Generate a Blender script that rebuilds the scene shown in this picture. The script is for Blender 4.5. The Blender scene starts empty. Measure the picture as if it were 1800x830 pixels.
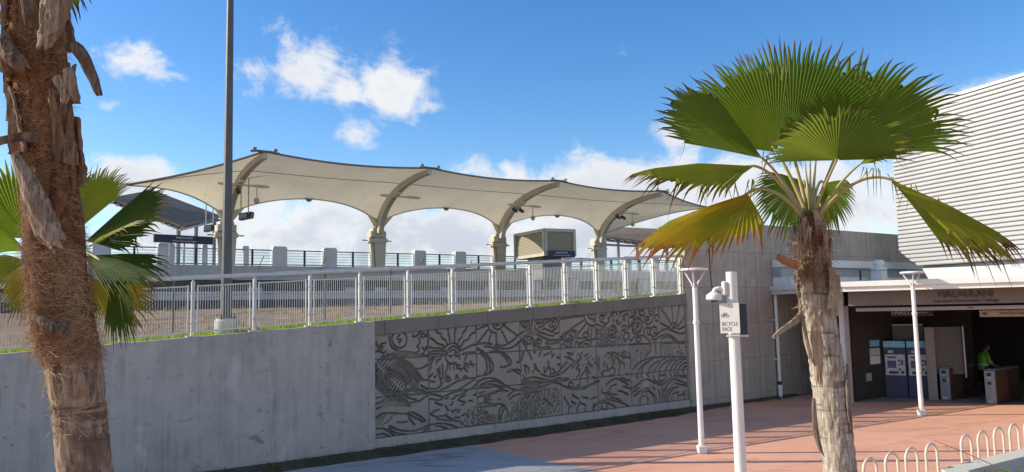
import bpy, math, random
import numpy as np
from mathutils import Vector, Matrix, noise as mnoise
random.seed(7)
R = math.radians
scene = bpy.context.scene
col = scene.collection

# ------------------------------------------------------------------ camera
H = 3.35                       # camera height above the red plaza
FPX = 1350.0                   # focal length in pixels of an 1800 px wide frame
PITCH = math.atan((543 - 415) / FPX)
ROLL = 0.022
r0 = Vector((1, 0, 0)); u0 = Vector((0, -math.sin(PITCH), math.cos(PITCH)))
FWD = Vector((0, math.cos(PITCH), math.sin(PITCH)))
UP = (u0 * math.cos(ROLL) + r0 * math.sin(ROLL)).normalized()
RT = (r0 * math.cos(ROLL) - u0 * math.sin(ROLL)).normalized()
CAM = Vector((0, 0, H))
cam_d = bpy.data.cameras.new("camera"); cam = bpy.data.objects.new("camera", cam_d); col.objects.link(cam)
M = Matrix((RT, UP, -FWD)).transposed().to_4x4(); M.translation = CAM
cam.matrix_world = M
cam_d.sensor_width = 36.0; cam_d.lens = 36.0 * FPX / 1800.0
cam_d.clip_start = 0.05; cam_d.clip_end = 5000
scene.camera = cam

def ray(px, py):
    return FWD + RT * ((px - 900) / FPX) + UP * ((415 - py) / FPX)
def ground(px, py, z=0.0):
    d = ray(px, py); return CAM + d * ((z - H) / d.z)
def at_y(px, py, y):
    d = ray(px, py); return CAM + d * (y / d.y)
def on_plane(px, py, p, n):
    d = ray(px, py); return CAM + d * ((p - CAM).dot(n) / d.dot(n))

# ------------------------------------------------------------------ light
SUN_EL = R(27.4); SUN_AZ = R(-4.0)      # the sun stands to the left, square to the view
sunv = Vector((-math.cos(SUN_EL) * math.cos(SUN_AZ), -math.cos(SUN_EL) * math.sin(SUN_AZ), math.sin(SUN_EL)))
ld = bpy.data.lights.new("sun", 'SUN'); ld.energy = 4.6; ld.angle = R(0.5); ld.color = (1.0, 0.90, 0.74)
sun = bpy.data.objects.new("sun", ld); col.objects.link(sun)
sun.rotation_euler = (-sunv).to_track_quat('-Z', 'Y').to_euler(); sun.location = (-30, 0, 40)

scene.view_settings.view_transform = 'Standard'; scene.view_settings.look = 'None'
scene.view_settings.exposure = 0.45; scene.view_settings.gamma = 1.0
scene.view_settings.use_curve_mapping = False
scene.cycles.max_bounces = 6; scene.cycles.diffuse_bounces = 3; scene.cycles.transparent_max_bounces = 8
scene.cycles.use_denoising = True

# ------------------------------------------------------------------ node helper
class NT:
    def __init__(self, tree): self.t = tree; self.n = tree.nodes; self.l = tree.links
    def node(self, typ, **kw):
        nd = self.n.new(typ)
        for k, v in kw.items():
            if k.startswith('i_'):
                key = k[2:]; key = int(key) if key.isdigit() else key.replace('_', ' ')
                self.set(nd.inputs[key], v)
            else: setattr(nd, k, v)
        return nd
    def set(self, sock, v):
        if hasattr(v, 'is_output') or isinstance(v, bpy.types.NodeSocket): self.l.new(v, sock)
        else: sock.default_value = v
    def math(self, op, a, b=None, c=None, clamp=False):
        nd = self.n.new('ShaderNodeMath'); nd.operation = op; nd.use_clamp = clamp
        self.set(nd.inputs[0], a)
        if b is not None: self.set(nd.inputs[1], b)
        if c is not None: self.set(nd.inputs[2], c)
        return nd.outputs[0]
    def noise(self, vec, scale, detail=4, rough=0.55, dist=0.0):
        nd = self.n.new('ShaderNodeTexNoise'); self.set(nd.inputs['Vector'], vec)
        nd.inputs['Scale'].default_value = scale; nd.inputs['Detail'].default_value = detail
        nd.inputs['Roughness'].default_value = rough; nd.inputs['Distortion'].default_value = dist
        return nd.outputs['Fac']
    def smooth(self, x, a, b, lo=0.0, hi=1.0):
        nd = self.n.new('ShaderNodeMapRange'); nd.interpolation_type = 'SMOOTHSTEP'
        self.set(nd.inputs[0], x); self.set(nd.inputs[1], a); self.set(nd.inputs[2], b)
        nd.inputs[3].default_value = lo; nd.inputs[4].default_value = hi
        return nd.outputs[0]
    def mix(self, f, a, b, blend='MIX'):
        nd = self.n.new('ShaderNodeMix'); nd.data_type = 'RGBA'; nd.blend_type = blend
        self.set(nd.inputs[0], f)
        self.set(nd.inputs[6], a if isinstance(a, bpy.types.NodeSocket) else (*a, 1)[:4])
        self.set(nd.inputs[7], b if isinstance(b, bpy.types.NodeSocket) else (*b, 1)[:4])
        return nd.outputs[2]
    def comb(self, x, y, z):
        nd = self.n.new('ShaderNodeCombineXYZ')
        for i, v in enumerate((x, y, z)): self.set(nd.inputs[i], v)
        return nd.outputs[0]
    def sep(self, v):
        nd = self.n.new('ShaderNodeSeparateXYZ'); self.set(nd.inputs[0], v); return nd.outputs
    def dot(self, v, w):
        nd = self.n.new('ShaderNodeVectorMath'); nd.operation = 'DOT_PRODUCT'
        self.set(nd.inputs[0], v); nd.inputs[1].default_value = w; return nd.outputs['Value']

# ------------------------------------------------------------------ world: sky and clouds, laid out by azimuth and elevation
world = bpy.data.worlds.new("World"); scene.world = world; world.use_nodes = True
wt = NT(world.node_tree); wt.n.clear()
out = wt.node('ShaderNodeOutputWorld'); bg = wt.node('ShaderNodeBackground'); bg.inputs['Strength'].default_value = 0.10
wt.l.new(bg.outputs[0], out.inputs[0])
sky = wt.node('ShaderNodeTexSky'); sky.sky_type = 'NISHITA'; sky.sun_disc = False
sky.sun_elevation = SUN_EL; sky.sun_rotation = R(-90) - SUN_AZ
sky.altitude = 0; sky.air_density = 1.0; sky.dust_density = 0.35; sky.ozone_density = 2.2
hs = wt.node('ShaderNodeHueSaturation'); hs.inputs['Saturation'].default_value = 1.34; hs.inputs['Value'].default_value = 1.42; hs.inputs['Hue'].default_value = 0.507
wt.l.new(sky.outputs[0], hs.inputs['Color'])
tc = wt.node('ShaderNodeTexCoord'); sx, sy, sz = wt.sep(tc.outputs['Generated'])
az = wt.math('ARCTAN2', sx, sy); el = wt.math('ARCSINE', sz)
def azel(px, py):
    d = ray(px, py).normalized(); return math.atan2(d.x, d.y), math.asin(d.z)
CLOUDS = [  # px, py, half width px, half height px, strength
    (225, 104, 46, 30, 1.0), (262, 116, 46, 24, .95), (305, 132, 40, 14, .85),
    (455, 128, 48, 34, .8), (545, 120, 62, 52, 1.15), (600, 150, 60, 46, .95), (690, 150, 66, 62, 1.1), (560, 158, 150, 34, .8),
    (745, 190, 45, 18, .7),
    (635, 236, 44, 28, .85), (205, 187, 22, 12, .55), (498, 202, 12, 12, .4),
    (240, 306, 68, 34, 1.25), (190, 335, 80, 40, 1.2),
    (860, 345, 90, 58, 1.4), (1060, 330, 130, 52, 1.4), (960, 350, 120, 50, 1.4), (1240, 330, 150, 60, 1.3), (1450, 350, 150, 70, 1.3),
    (560, 420, 240, 78, 1.35), (800, 430, 200, 80, 1.3), (330, 430, 120, 60, 1.3), (1100, 430, 240, 80, 1.4),
    (1195, 230, 54, 32, 1.0), (1720, 178, 110, 30, 1.15), (1800, 165, 90, 34, 1.25), (1650, 200, 70, 24, .9),
    (-200, 330, 200, 60, 1.1), (2100, 240, 220, 80, 1.2), (-420, 200, 120, 50, .9)]
vec = wt.comb(az, wt.math('MULTIPLY', el, 1.25), 0.37)
nz1 = wt.noise(vec, 13.0, 10, 0.62, 0.5)
nz2 = wt.noise(vec, 42.0, 7, 0.65, 0.4)
warp = wt.noise(vec, 5.0, 3, 0.5)
best = None
for (px, py, rx, ry, s) in CLOUDS:
    a0, e0 = azel(px, py); ra = rx / FPX * 1.15; re = ry / FPX * 1.15
    dx = wt.math('DIVIDE', wt.math('SUBTRACT', az, a0), ra); dy = wt.math('DIVIDE', wt.math('SUBTRACT', el, e0), re)
    q = wt.math('ADD', wt.math('MULTIPLY', dx, dx), wt.math('MULTIPLY', dy, dy))
    f = wt.math('MULTIPLY', wt.math('EXPONENT', wt.math('MULTIPLY', q, -0.8)), s)
    best = f if best is None else wt.math('SMOOTH_MAX', best, f, 0.15)
# general far bank low around the whole horizon
bank = wt.smooth(el, 0.13, 0.015, 0.0, 0.62)
best = wt.math('SMOOTH_MAX', best, bank, 0.15)
# unseen broken cloud added behind the viewer to lift and whiten the fill light
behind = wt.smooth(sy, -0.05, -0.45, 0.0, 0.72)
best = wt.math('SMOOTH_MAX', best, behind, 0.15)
dens = wt.math('ADD', wt.math('SUBTRACT', best, 0.62),
               wt.math('ADD', wt.math('MULTIPLY', wt.math('SUBTRACT', nz1, 0.5), 1.9), wt.math('MULTIPLY', wt.math('SUBTRACT', nz2, 0.5), 0.75)))
cov = wt.smooth(dens, -0.16, 0.52)
shade = wt.smooth(wt.math('ADD', dens, wt.math('MULTIPLY', wt.math('SUBTRACT', warp, 0.5), 1.2)), 0.15, 0.85)
low = wt.smooth(el, 0.20, 0.06)
shade = wt.math('MULTIPLY', shade, wt.math('ADD', 0.35, wt.math('MULTIPLY', low, 0.65)))
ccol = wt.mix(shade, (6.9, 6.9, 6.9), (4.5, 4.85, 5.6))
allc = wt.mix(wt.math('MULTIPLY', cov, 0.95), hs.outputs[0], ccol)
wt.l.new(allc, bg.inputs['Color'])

# ------------------------------------------------------------------ mesh helper
class MB:
    def __init__(self): self.v = []; self.f = []; self.m = []; self.a = []
    def add(self, vs, fs, mi=0, at=None):
        b = len(self.v); self.v += [tuple(p) for p in vs]
        self.a += (at if at is not None else [0.0] * len(vs))
        for f in fs: self.f.append(tuple(i + b for i in f)); self.m.append(mi)
        return self
    def box(self, c, sx, sy, sz, X=None, Y=None, Z=None, mi=0, bev=0.0):
        """box centred at c with full sizes, axes X Y Z"""
        X = Vector(X or (1, 0, 0)); Y = Vector(Y or (0, 1, 0)); Z = Vector(Z or (0, 0, 1)); c = Vector(c)
        if bev > 0:
            pr = []
            hx, hy = sx / 2, sy / 2; b = min(bev, hx * .9, hy * .9)
            for (x, y) in ((-hx + b, -hy), (hx - b, -hy), (hx, -hy + b), (hx, hy - b), (hx - b, hy), (-hx + b, hy), (-hx, hy - b), (-hx, -hy + b)): pr.append((x, y))
            vs = []
            levels = [(-sz / 2, (hx - b) / hx, (hy - b) / hy), (-sz / 2 + b, 1, 1), (sz / 2 - b, 1, 1), (sz / 2, (hx - b) / hx, (hy - b) / hy)]
            for (z, kx, ky) in levels:
                for (x, y) in pr: vs.append(c + X * x * kx + Y * y * ky + Z * z)
            fs = []
            for L in range(3):
                for i in range(8): j = (i + 1) % 8; fs.append((L * 8 + i, L * 8 + j, L * 8 + 8 + j, L * 8 + 8 + i))
            fs.append(tuple(range(7, -1, -1))); fs.append(tuple(range(24, 32)))
            return self.add(vs, fs, mi)
        vs = [c + X * (sx / 2 * a) + Y * (sy / 2 * b) + Z * (sz / 2 * d) for d in (-1, 1) for b in (-1, 1) for a in (-1, 1)]
        fs = [(0, 2, 3, 1), (4, 5, 7, 6), (0, 1, 5, 4), (2, 6, 7, 3), (0, 4, 6, 2), (1, 3, 7, 5)]
        return self.add(vs, fs, mi)
    def slab(self, p0, p1, z0, z1, n0, n1, nrm, mi=0):
        """wall from p0 to p1 in plan (z0a,z0b may be tuples for slopes), between offsets n0..n1 along nrm"""
        z0 = z0 if isinstance(z0, tuple) else (z0, z0); z1 = z1 if isinstance(z1, tuple) else (z1, z1)
        n = Vector(nrm); vs = []
        for (p, i) in ((p0, 0), (p1, 1)):
            for nn in (n0, n1):
                for z in (z0[i], z1[i]):
                    q = Vector((p[0], p[1], 0)) + n * nn; vs.append((q.x, q.y, z))
        fs = [(0, 4, 5, 1), (2, 3, 7, 6), (0, 1, 3, 2), (4, 6, 7, 5), (1, 5, 7, 3), (0, 2, 6, 4)]
        return self.add(vs, fs, mi)
    def tube(self, pts, rad, n=8, cap=True, mi=0, flat=1.0):
        pts = [Vector(p) for p in pts]; k = len(pts)
        rad = rad if isinstance(rad, (list, tuple)) else [rad] * k
        t = (pts[1] - pts[0]).normalized()
        a = t.orthogonal().normalized() if abs(t.z) < .9 else Vector((1, 0, 0)).cross(t).normalized().cross(t).normalized()
        vs = []
        for i in range(k):
            t2 = (pts[min(i + 1, k - 1)] - pts[max(i - 1, 0)]).normalized()
            a = (a - t2 * a.dot(t2)).normalized(); b = t2.cross(a)
            for j in range(n):
                w = 2 * math.pi * j / n
                vs.append(pts[i] + (a * math.cos(w) + b * math.sin(w) * flat) * rad[i])
        fs = []
        for i in range(k - 1):
            for j in range(n):
                j2 = (j + 1) % n; fs.append((i * n + j, i * n + j2, i * n + n + j2, i * n + n + j))
        if cap: fs.append(tuple(range(n - 1, -1, -1))); fs.append(tuple(range((k - 1) * n, k * n)))
        return self.add(vs, fs, mi)
    def lathe(self, c, prof, n=20, mi=0, axis=None):
        """prof: list of (r, z); closed at both ends"""
        Z = Vector(axis or (0, 0, 1)).normalized(); X = Z.orthogonal().normalized(); Y = Z.cross(X); c = Vector(c); vs = []
        for (r, z) in prof:
            for j in range(n):
                w = 2 * math.pi * j / n; vs.append(c + X * r * math.cos(w) + Y * r * math.sin(w) + Z * z)
        fs = []
        for i in range(len(prof) - 1):
            for j in range(n):
                j2 = (j + 1) % n; fs.append((i * n + j, i * n + j2, i * n + n + j2, i * n + n + j))
        fs.append(tuple(range(n - 1, -1, -1))); fs.append(tuple(range((len(prof) - 1) * n, len(prof) * n)))
        return self.add(vs, fs, mi)
    def prism(self, poly, d, mi=0):
        """polygon of 3-D points extruded by vector d"""
        n = len(poly); d = Vector(d); vs = [Vector(p) for p in poly] + [Vector(p) + d for p in poly]
        fs = [tuple(range(n - 1, -1, -1)), tuple(range(n, 2 * n))] + [(i, (i + 1) % n, n + (i + 1) % n, n + i) for i in range(n)]
        return self.add(vs, fs, mi)
    def ribbon(self, pts, wid, side, th=0.01, mi=0, ragged=True, cupk=.22):
        """old leaf base that follows pts: curved cross-section, uneven edges, torn end"""
        pts = [Vector(p) for p in pts]; k0 = len(pts); K = 15; P = []; Wd = []
        for i in range(K):
            x = i / (K - 1) * (k0 - 1); a = min(int(x), k0 - 2); f = x - a
            p0 = pts[max(a - 1, 0)]; p1 = pts[a]; p2 = pts[a + 1]; p3 = pts[min(a + 2, k0 - 1)]
            P.append(.5 * (2 * p1 + (p2 - p0) * f + (2 * p0 - 5 * p1 + 4 * p2 - p3) * f * f + (3 * p1 - p0 - 3 * p2 + p3) * f ** 3))
            Wd.append(wid[a] * (1 - f) + wid[a + 1] * f)
        rg_ = random.Random(int(abs(P[0].x * 977 + P[0].z * 1531)) % 9973); C_ = 7; vs = []; fs = []
        L_ = sum((P[i + 1] - P[i]).length for i in range(K - 1)); tear = [rg_.uniform(-.10, .06) * L_ for _ in range(C_)]; ed = rg_.uniform(0, 9)
        for i in range(K):
            t = (P[min(i + 1, K - 1)] - P[max(i - 1, 0)]).normalized(); s_ = Vector(side); s_ = (s_ - t * s_.dot(t)).normalized(); nn = t.cross(s_)
            for layer in (0, 1):
                for j in range(C_):
                    x = (j / (C_ - 1) - .5) * 2; w = Wd[i] / 2 * (1 + .16 * mnoise.noise((i * .55, ed, j * .0 + (3 if x > 0 else 7))))
                    q = P[i] + s_ * w * x + nn * (-cupk * Wd[i] * (x * x - .4) + (th * .5 if layer else -th * .5) + .10 * Wd[i] * mnoise.noise((i * .5, j * 1.3, ed)))
                    if i >= K - 3: q += t * tear[j] * ((i - K + 3.0) / 2) ** 2
                    vs.append(q)
        S = 2 * C_
        for i in range(K - 1):
            for j in range(C_ - 1):
                a = i * S + j; fs.append((a + 1, a, a + S, a + S + 1)); b = a + C_; fs.append((b, b + 1, b + S + 1, b + S))
            a = i * S; fs.append((a, a + C_, a + S + C_, a + S)); a = i * S + C_ - 1; fs.append((a + C_, a, a + S, a + S + C_))
        for i in (0, K - 1):
            for j in range(C_ - 1): a = i * S + j; fs.append((a, a + 1, a + C_ + 1, a + C_))
        return self.add(vs, fs, mi)
    def build(self, name, mat, parent=None, origin=None, smooth=False, attr=False):
        if parent is not None:
            off = Vector((0, 0, 0)); p = parent
            while p is not None: off += Vector(p.location); p = p.parent
        else:
            off = Vector(origin) if origin is not None else Vector((0, 0, 0))
        me = bpy.data.meshes.new(name)
        me.from_pydata([(x - off.x, y - off.y, z - off.z) for (x, y, z) in self.v], [], self.f)
        mats = mat if isinstance(mat, (list, tuple)) else [mat]
        for m in mats: me.materials.append(m)
        if len(mats) > 1: me.polygons.foreach_set('material_index', self.m)
        if smooth: me.polygons.foreach_set('use_smooth', [True] * len(me.polygons))
        if attr:
            at = me.attributes.new('tip', 'FLOAT', 'POINT'); at.data.foreach_set('value', self.a)
        me.update()
        o = bpy.data.objects.new(name, me); col.objects.link(o)
        if parent is not None: o.parent = parent
        else: o.location = off
        return o

def thing(name, label, cat, loc=(0, 0, 0), group=None):
    o = bpy.data.objects.new(name, None); col.objects.link(o); o.location = loc
    o.empty_display_size = 0.3
    return tag(o, label, cat, group)
def tag(o, label=None, cat=None, group=None, kind=None):
    if label: o['label'] = label
    if cat: o['category'] = cat
    if group: o['group'] = group
    if kind: o['kind'] = kind
    return o
def dup(root, loc, label=None):
    r = root.copy(); col.objects.link(r); r.location = loc
    if label: r['label'] = label
    for ch in root.children:
        c = ch.copy(); col.objects.link(c); c.parent = r
        for g in ch.children:
            d = g.copy(); col.objects.link(d); d.parent = c
    return r
def text_mesh(s, size, X, Y, c, depth=0.004, align='CENTER', fit=None):
    """MB of text: centre c, reading along X, upright Y"""
    cu = bpy.data.curves.new('t', 'FONT'); cu.body = s; cu.size = size; cu.extrude = depth; cu.align_x = align; cu.align_y = 'CENTER'
    cu.resolution_u = 3
    o = bpy.data.objects.new('t', cu); col.objects.link(o); bpy.context.view_layer.update()
    me = bpy.data.meshes.new_from_object(o.evaluated_get(bpy.context.evaluated_depsgraph_get()))
    bpy.data.objects.remove(o)
    X = Vector(X).normalized(); Y = Vector(Y).normalized(); Z = X.cross(Y); c = Vector(c)
    k = 1.0
    if fit:
        xs = [v.co.x for v in me.vertices]; k = fit / (max(xs) - min(xs))
    mb = MB(); mb.add([c + X * v.co.x * k + Y * v.co.y + Z * v.co.z for v in me.vertices], [tuple(p.vertices) for p in me.polygons])
    return mb

# ------------------------------------------------------------------ materials
def new_mat(name):
    m = bpy.data.materials.new(name); m.use_nodes = True; t = NT(m.node_tree); t.n.clear()
    o = t.node('ShaderNodeOutputMaterial'); p = t.node('ShaderNodeBsdfPrincipled'); t.l.new(p.outputs[0], o.inputs[0])
    return m, t, p, o
def plain(name, c, rough=0.55, metal=0.0, var=0.12, scale=6.0, bump=0.0, c2=None, spec=0.4, world_space=False):
    m, t, p, o = new_mat(name)
    src = t.node('ShaderNodeNewGeometry').outputs['Position'] if world_space else t.node('ShaderNodeTexCoord').outputs['Object']
    n = t.noise(src, scale, 6, 0.6)
    c2 = c2 or tuple(x * (1 - var * 2.2) for x in c)
    f = t.smooth(n, 0.3, 0.75)
    t.l.new(t.mix(f, c, c2), p.inputs['Base Color'])
    p.inputs['Roughness'].default_value = rough; p.inputs['Metallic'].default_value = metal
    p.inputs['Specular IOR Level'].default_value = spec
    if bump:
        b = t.node('ShaderNodeBump'); b.inputs['Strength'].default_value = bump; b.inputs['Distance'].default_value = 0.02
        t.l.new(t.noise(src, scale * 6, 6, 0.6), b.inputs['Height']); t.l.new(b.outputs[0], p.inputs['Normal'])
    return m
# ------------------------------------------------------------------ site lines
W0 = ground(660, 795); W1 = ground(1215, 719.5)
LM = (W1 - W0).length                                    # length of the relief bay
G = (W1 - W0).normalized(); N = Vector((-G.y, G.x, 0))   # along the retaining wall / behind it
def wl(u, off=0.0, z=0.0):
    p = W0 + G * u + N * off; return Vector((p.x, p.y, z))
def wall_hit(px, py, off=0.0):
    p = on_plane(px, py, wl(0, off), N); return p, (p - W0).dot(G)
_p, _u = wall_hit(660, 565); _q, _v = wall_hit(1208, 517)
def zt(u): return _p.z + (_q.z - _p.z) * (u - _u) / (_v - _u)

def concrete(name, base, dark, boards=0.0, seam_u=None, seam_z=None, u_off=0.0, streak=0.5, rough=0.85, bump=0.25, stain=0.35, ties=False):
    m, t, p, o = new_mat(name)
    pos = t.node('ShaderNodeNewGeometry').outputs['Position']
    u = t.math('ADD', t.dot(pos, tuple(G)), u_off); z = t.sep(pos)[2]
    big = t.noise(pos, 0.45, 5, 0.6, 0.3); mid = t.noise(pos, 2.2, 7, 0.65); fine = t.noise(pos, 22, 5, 0.7)
    sv = t.comb(t.math('MULTIPLY', u, 5.0), 0.0, t.math('MULTIPLY', z, 0.35))
    st = t.noise(sv, 1.6, 6, 0.65)
    f = t.math('ADD', t.math('MULTIPLY', big, 0.45), t.math('MULTIPLY', mid, 0.4))
    f = t.math('ADD', f, t.math('MULTIPLY', st, streak * 0.5)); f = t.math('ADD', f, t.math('MULTIPLY', fine, 0.18))
    f = t.smooth(f, 0.42 + streak * .2, 0.86 + streak * .2)
    c = t.mix(f, base, dark)
    blot = t.smooth(t.noise(pos, 2.3, 6, 0.65, 0.8), 0.60, 0.72)
    c = t.mix(t.math('MULTIPLY', blot, stain), c, tuple(x * .45 for x in dark))
    blot = t.math('MULTIPLY', blot, t.smooth(t.noise(pos, 9, 5, .65), .35, .6))
    pale = t.smooth(t.noise(pos, 0.9, 4, 0.5, 1.0), 0.62, 0.76)
    c = t.mix(t.math('MULTIPLY', pale, 0.38), c, tuple(min(1, x * 1.5) for x in base))
    if boards:
        bl = t.math('FRACT', t.math('DIVIDE', u, boards)); cell = t.math('FLOOR', t.math('DIVIDE', u, boards))
        line = t.smooth(t.math('ABSOLUTE', t.math('SUBTRACT', bl, 0.5)), 0.44, 0.5)
        brk = t.smooth(t.noise(t.comb(t.math('MULTIPLY', u, 3), 0, t.math('MULTIPLY', z, 0.9)), 1.5, 4, .6), 0.42, 0.6)
        c = t.mix(t.math('MULTIPLY', t.math('MULTIPLY', line, brk), 0.75), c, tuple(x * .45 for x in dark))
        wn = t.node('ShaderNodeTexWhiteNoise', noise_dimensions='1D'); t.set(wn.inputs['W'], cell)
        c = t.mix(t.math('MULTIPLY', wn.outputs['Value'], 0.18), c, dark)
    if seam_u:
        sl = t.math('FRACT', t.math('DIVIDE', u, seam_u))
        line = t.math('LESS_THAN', t.math('ABSOLUTE', t.math('SUBTRACT', sl, 0.5)), 0.009 / seam_u)
        c = t.mix(t.math('MULTIPLY', line, 0.75), c, tuple(x * .3 for x in dark))
    if seam_z:
        sl = t.math('FRACT', t.math('DIVIDE', t.math('ADD', z, 0.35), seam_z))
        line = t.math('LESS_THAN', t.math('ABSOLUTE', t.math('SUBTRACT', sl, 0.5)), 0.010 / seam_z)
        c = t.mix(t.math('MULTIPLY', line, 0.45), c, tuple(x * .35 for x in dark))
    if ties:
        fu = t.math('SUBTRACT', t.math('FRACT', t.math('DIVIDE', u, 1.22)), .5); fz = t.math('SUBTRACT', t.math('FRACT', t.math('DIVIDE', t.math('ADD', z, .2), .92)), .5)
        du = t.math('MULTIPLY', fu, 1.22); dz_ = t.math('MULTIPLY', fz, .92)
        hole = t.math('LESS_THAN', t.math('ADD', t.math('MULTIPLY', du, du), t.math('MULTIPLY', dz_, dz_)), .00045)
        c = t.mix(t.math('MULTIPLY', hole, .55), c, tuple(x * .4 for x in dark))
        drip = t.noise(t.comb(t.math('MULTIPLY', u, 2.2), 0.0, t.math('MULTIPLY', z, .12)), 1.5, 5, .7)
        c = t.mix(t.math('MULTIPLY', t.math('MULTIPLY', t.smooth(drip, .56, .70), t.smooth(mid, .35, .6)), .45), c, tuple(x * .6 for x in dark))
    vo = t.node('ShaderNodeTexVoronoi'); vo.inputs['Scale'].default_value = 5.0; t.set(vo.inputs['Vector'], pos)
    pit = t.math('MULTIPLY', t.math('LESS_THAN', vo.outputs['Distance'], 0.10), t.smooth(t.noise(pos, 1.3, 2), 0.5, 0.6))
    c = t.mix(t.math('MULTIPLY', pit, 0.6), c, tuple(x * .3 for x in dark))
    t.l.new(c, p.inputs['Base Color']); p.inputs['Roughness'].default_value = rough; p.inputs['Specular IOR Level'].default_value = 0.25
    b = t.node('ShaderNodeBump'); b.inputs['Strength'].default_value = bump; b.inputs['Distance'].default_value = 0.03
    t.l.new(t.math('ADD', t.math('MULTIPLY', mid, 0.6), t.math('MULTIPLY', fine, 0.4)), b.inputs['Height']); t.l.new(b.outputs[0], p.inputs['Normal'])
    return m
M_wall = concrete("retaining_concrete", (.47, .435, .392), (.27, .248, .224), streak=.8, stain=.6, ties=True)
M_mural = concrete("relief_concrete", (.33, .30, .262), (.225, .202, .176), streak=.35, stain=.3)
M_coping = concrete("coping_concrete", (.235, .212, .188), (.15, .134, .118), seam_u=1.52, stain=.4)
M_tall = concrete("board_formed_concrete", (.45, .405, .352), (.26, .230, .196), boards=.30, seam_u=2.4, seam_z=1.22, streak=.9, stain=.4)
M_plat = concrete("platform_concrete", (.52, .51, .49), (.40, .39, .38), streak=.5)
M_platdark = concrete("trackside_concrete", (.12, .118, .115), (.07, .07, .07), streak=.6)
M_pedestal = plain("pedestal_concrete", (.55, .54, .51), .85, var=.15, scale=4, bump=.2)
M_floor = plain("lobby_floor_concrete", (.30, .28, .26), .7, var=.12, scale=3, world_space=True)

# plaza paint: worn red stain over concrete
def plaza_mat(name, c1, c2, c3, stain):
    m, t, p, o = new_mat(name)
    pos = t.node('ShaderNodeNewGeometry').outputs['Position']
    a = t.noise(pos, 0.35, 6, 0.6, 0.5); b_ = t.noise(pos, 2.4, 7, 0.65); c_ = t.noise(pos, 30, 4, 0.7)
    sv = t.node('ShaderNodeMapping'); sv.inputs['Scale'].default_value = (0.25, 2.2, 1); t.l.new(pos, sv.inputs['Vector'])
    d = t.noise(sv.outputs[0], 1.2, 5, .6)
    f = t.smooth(t.math('ADD', t.math('ADD', t.math('MULTIPLY', a, .5), t.math('MULTIPLY', b_, .3)), t.math('MULTIPLY', d, .3)), .42, .72)
    c = t.mix(f, c1, c2)
    c = t.mix(t.math('MULTIPLY', t.smooth(c_, .45, .75), .35), c, c3)
    sp = t.smooth(t.noise(pos, 6.0, 3, .5), .69, .75)
    c = t.mix(t.math('MULTIPLY', sp, .4), c, tuple(x * .5 for x in c2))
    lk = t.node('ShaderNodeMapping'); lk.inputs['Scale'].default_value = (.55, 1.6, 1); lk.inputs['Rotation'].default_value = (0, 0, -.4); t.l.new(pos, lk.inputs['Vector'])
    wet = t.smooth(t.noise(lk.outputs[0], .8, 5, .6, .8), .57, .66)
    c = t.mix(t.math('MULTIPLY', wet, stain), c, tuple(x * .42 for x in c2))
    # saw-cut joints every 3.05 m along and across the wall direction
    for ax in (tuple(G), tuple(N)):
        s = t.math('FRACT', t.math('DIVIDE', t.math('ADD', t.dot(pos, ax), 0.7), 3.05))
        ln = t.math('LESS_THAN', t.math('ABSOLUTE', t.math('SUBTRACT', s, .5)), .0038)
        c = t.mix(t.math('MULTIPLY', ln, .55), c, tuple(x * .4 for x in c2))
    t.l.new(c, p.inputs['Base Color']); p.inputs['Roughness'].default_value = .8; p.inputs['Specular IOR Level'].default_value = .2
    bp = t.node('ShaderNodeBump'); bp.inputs['Strength'].default_value = .15; bp.inputs['Distance'].default_value = .01
    t.l.new(c_, bp.inputs['Height']); t.l.new(bp.outputs[0], p.inputs['Normal'])
    return m
M_plaza = plaza_mat("red_stained_paving", (.73, .39, .262), (.62, .305, .20), (.77, .47, .34), .28)
M_walk = plaza_mat("grey_paving", (.42, .41, .40), (.33, .32, .31), (.5, .5, .49), .75)

def flat(name, pts, z, mat, kind='structure'):
    mb = MB(); mb.add([(p[0], p[1], z) for p in pts], [tuple(range(len(pts)))])
    return tag(mb.build(name, mat), kind=kind)
M_earth = plain("earth", (.16, .13, .09), .95, var=.2, scale=.3, world_space=True)
n = 48
flat('ground', [(1800 * math.cos(2 * math.pi * i / n), 1800 * math.sin(2 * math.pi * i / n)) for i in range(n)], -0.02, M_earth)
flat('plaza', [wl(-30, -.2), wl(60, -.2), wl(60, -45), wl(-30, -45)], 0.0, M_plaza)
S2 = ground(838, 786.5); S3 = ground(1020, 822)
flat('sidewalk', [wl(-30, -.6), wl((S2 - W0).dot(G), -.6), S3, S3 + (S3 - S2) * 1.6, wl(-30, -9)], 0.004, M_walk)

# soil strip with weeds along the foot of the wall
M_soil = plain("damp_soil", (.105, .09, .065), 1.0, var=.25, scale=5, bump=.8, c2=(.055, .045, .033), world_space=True)
mb = MB(); us = np.linspace(-30, LM + 5.5, 300)
for i, u in enumerate(us):
    w = .80 + .16 * mnoise.noise((u * 1.3, 0, 3)); w *= 1 - .7 * min(1, max(0, (u - LM + 2) / 4)); h = .03 + .02 * mnoise.noise((u * 3, 1, 0))
    mb.v += [tuple(wl(u, -w, .003)), tuple(wl(u, -w * .55, .02 + h)), tuple(wl(u, .1, .05 + h))]; mb.a += [0] * 3
for i in range(len(us) - 1):
    for j in range(2): mb.f.append((i * 3 + j, i * 3 + 3 + j, i * 3 + 4 + j, i * 3 + 1 + j)); mb.m.append(0)
tag(mb.build('soil_strip', M_soil, smooth=True), kind='structure')

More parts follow.
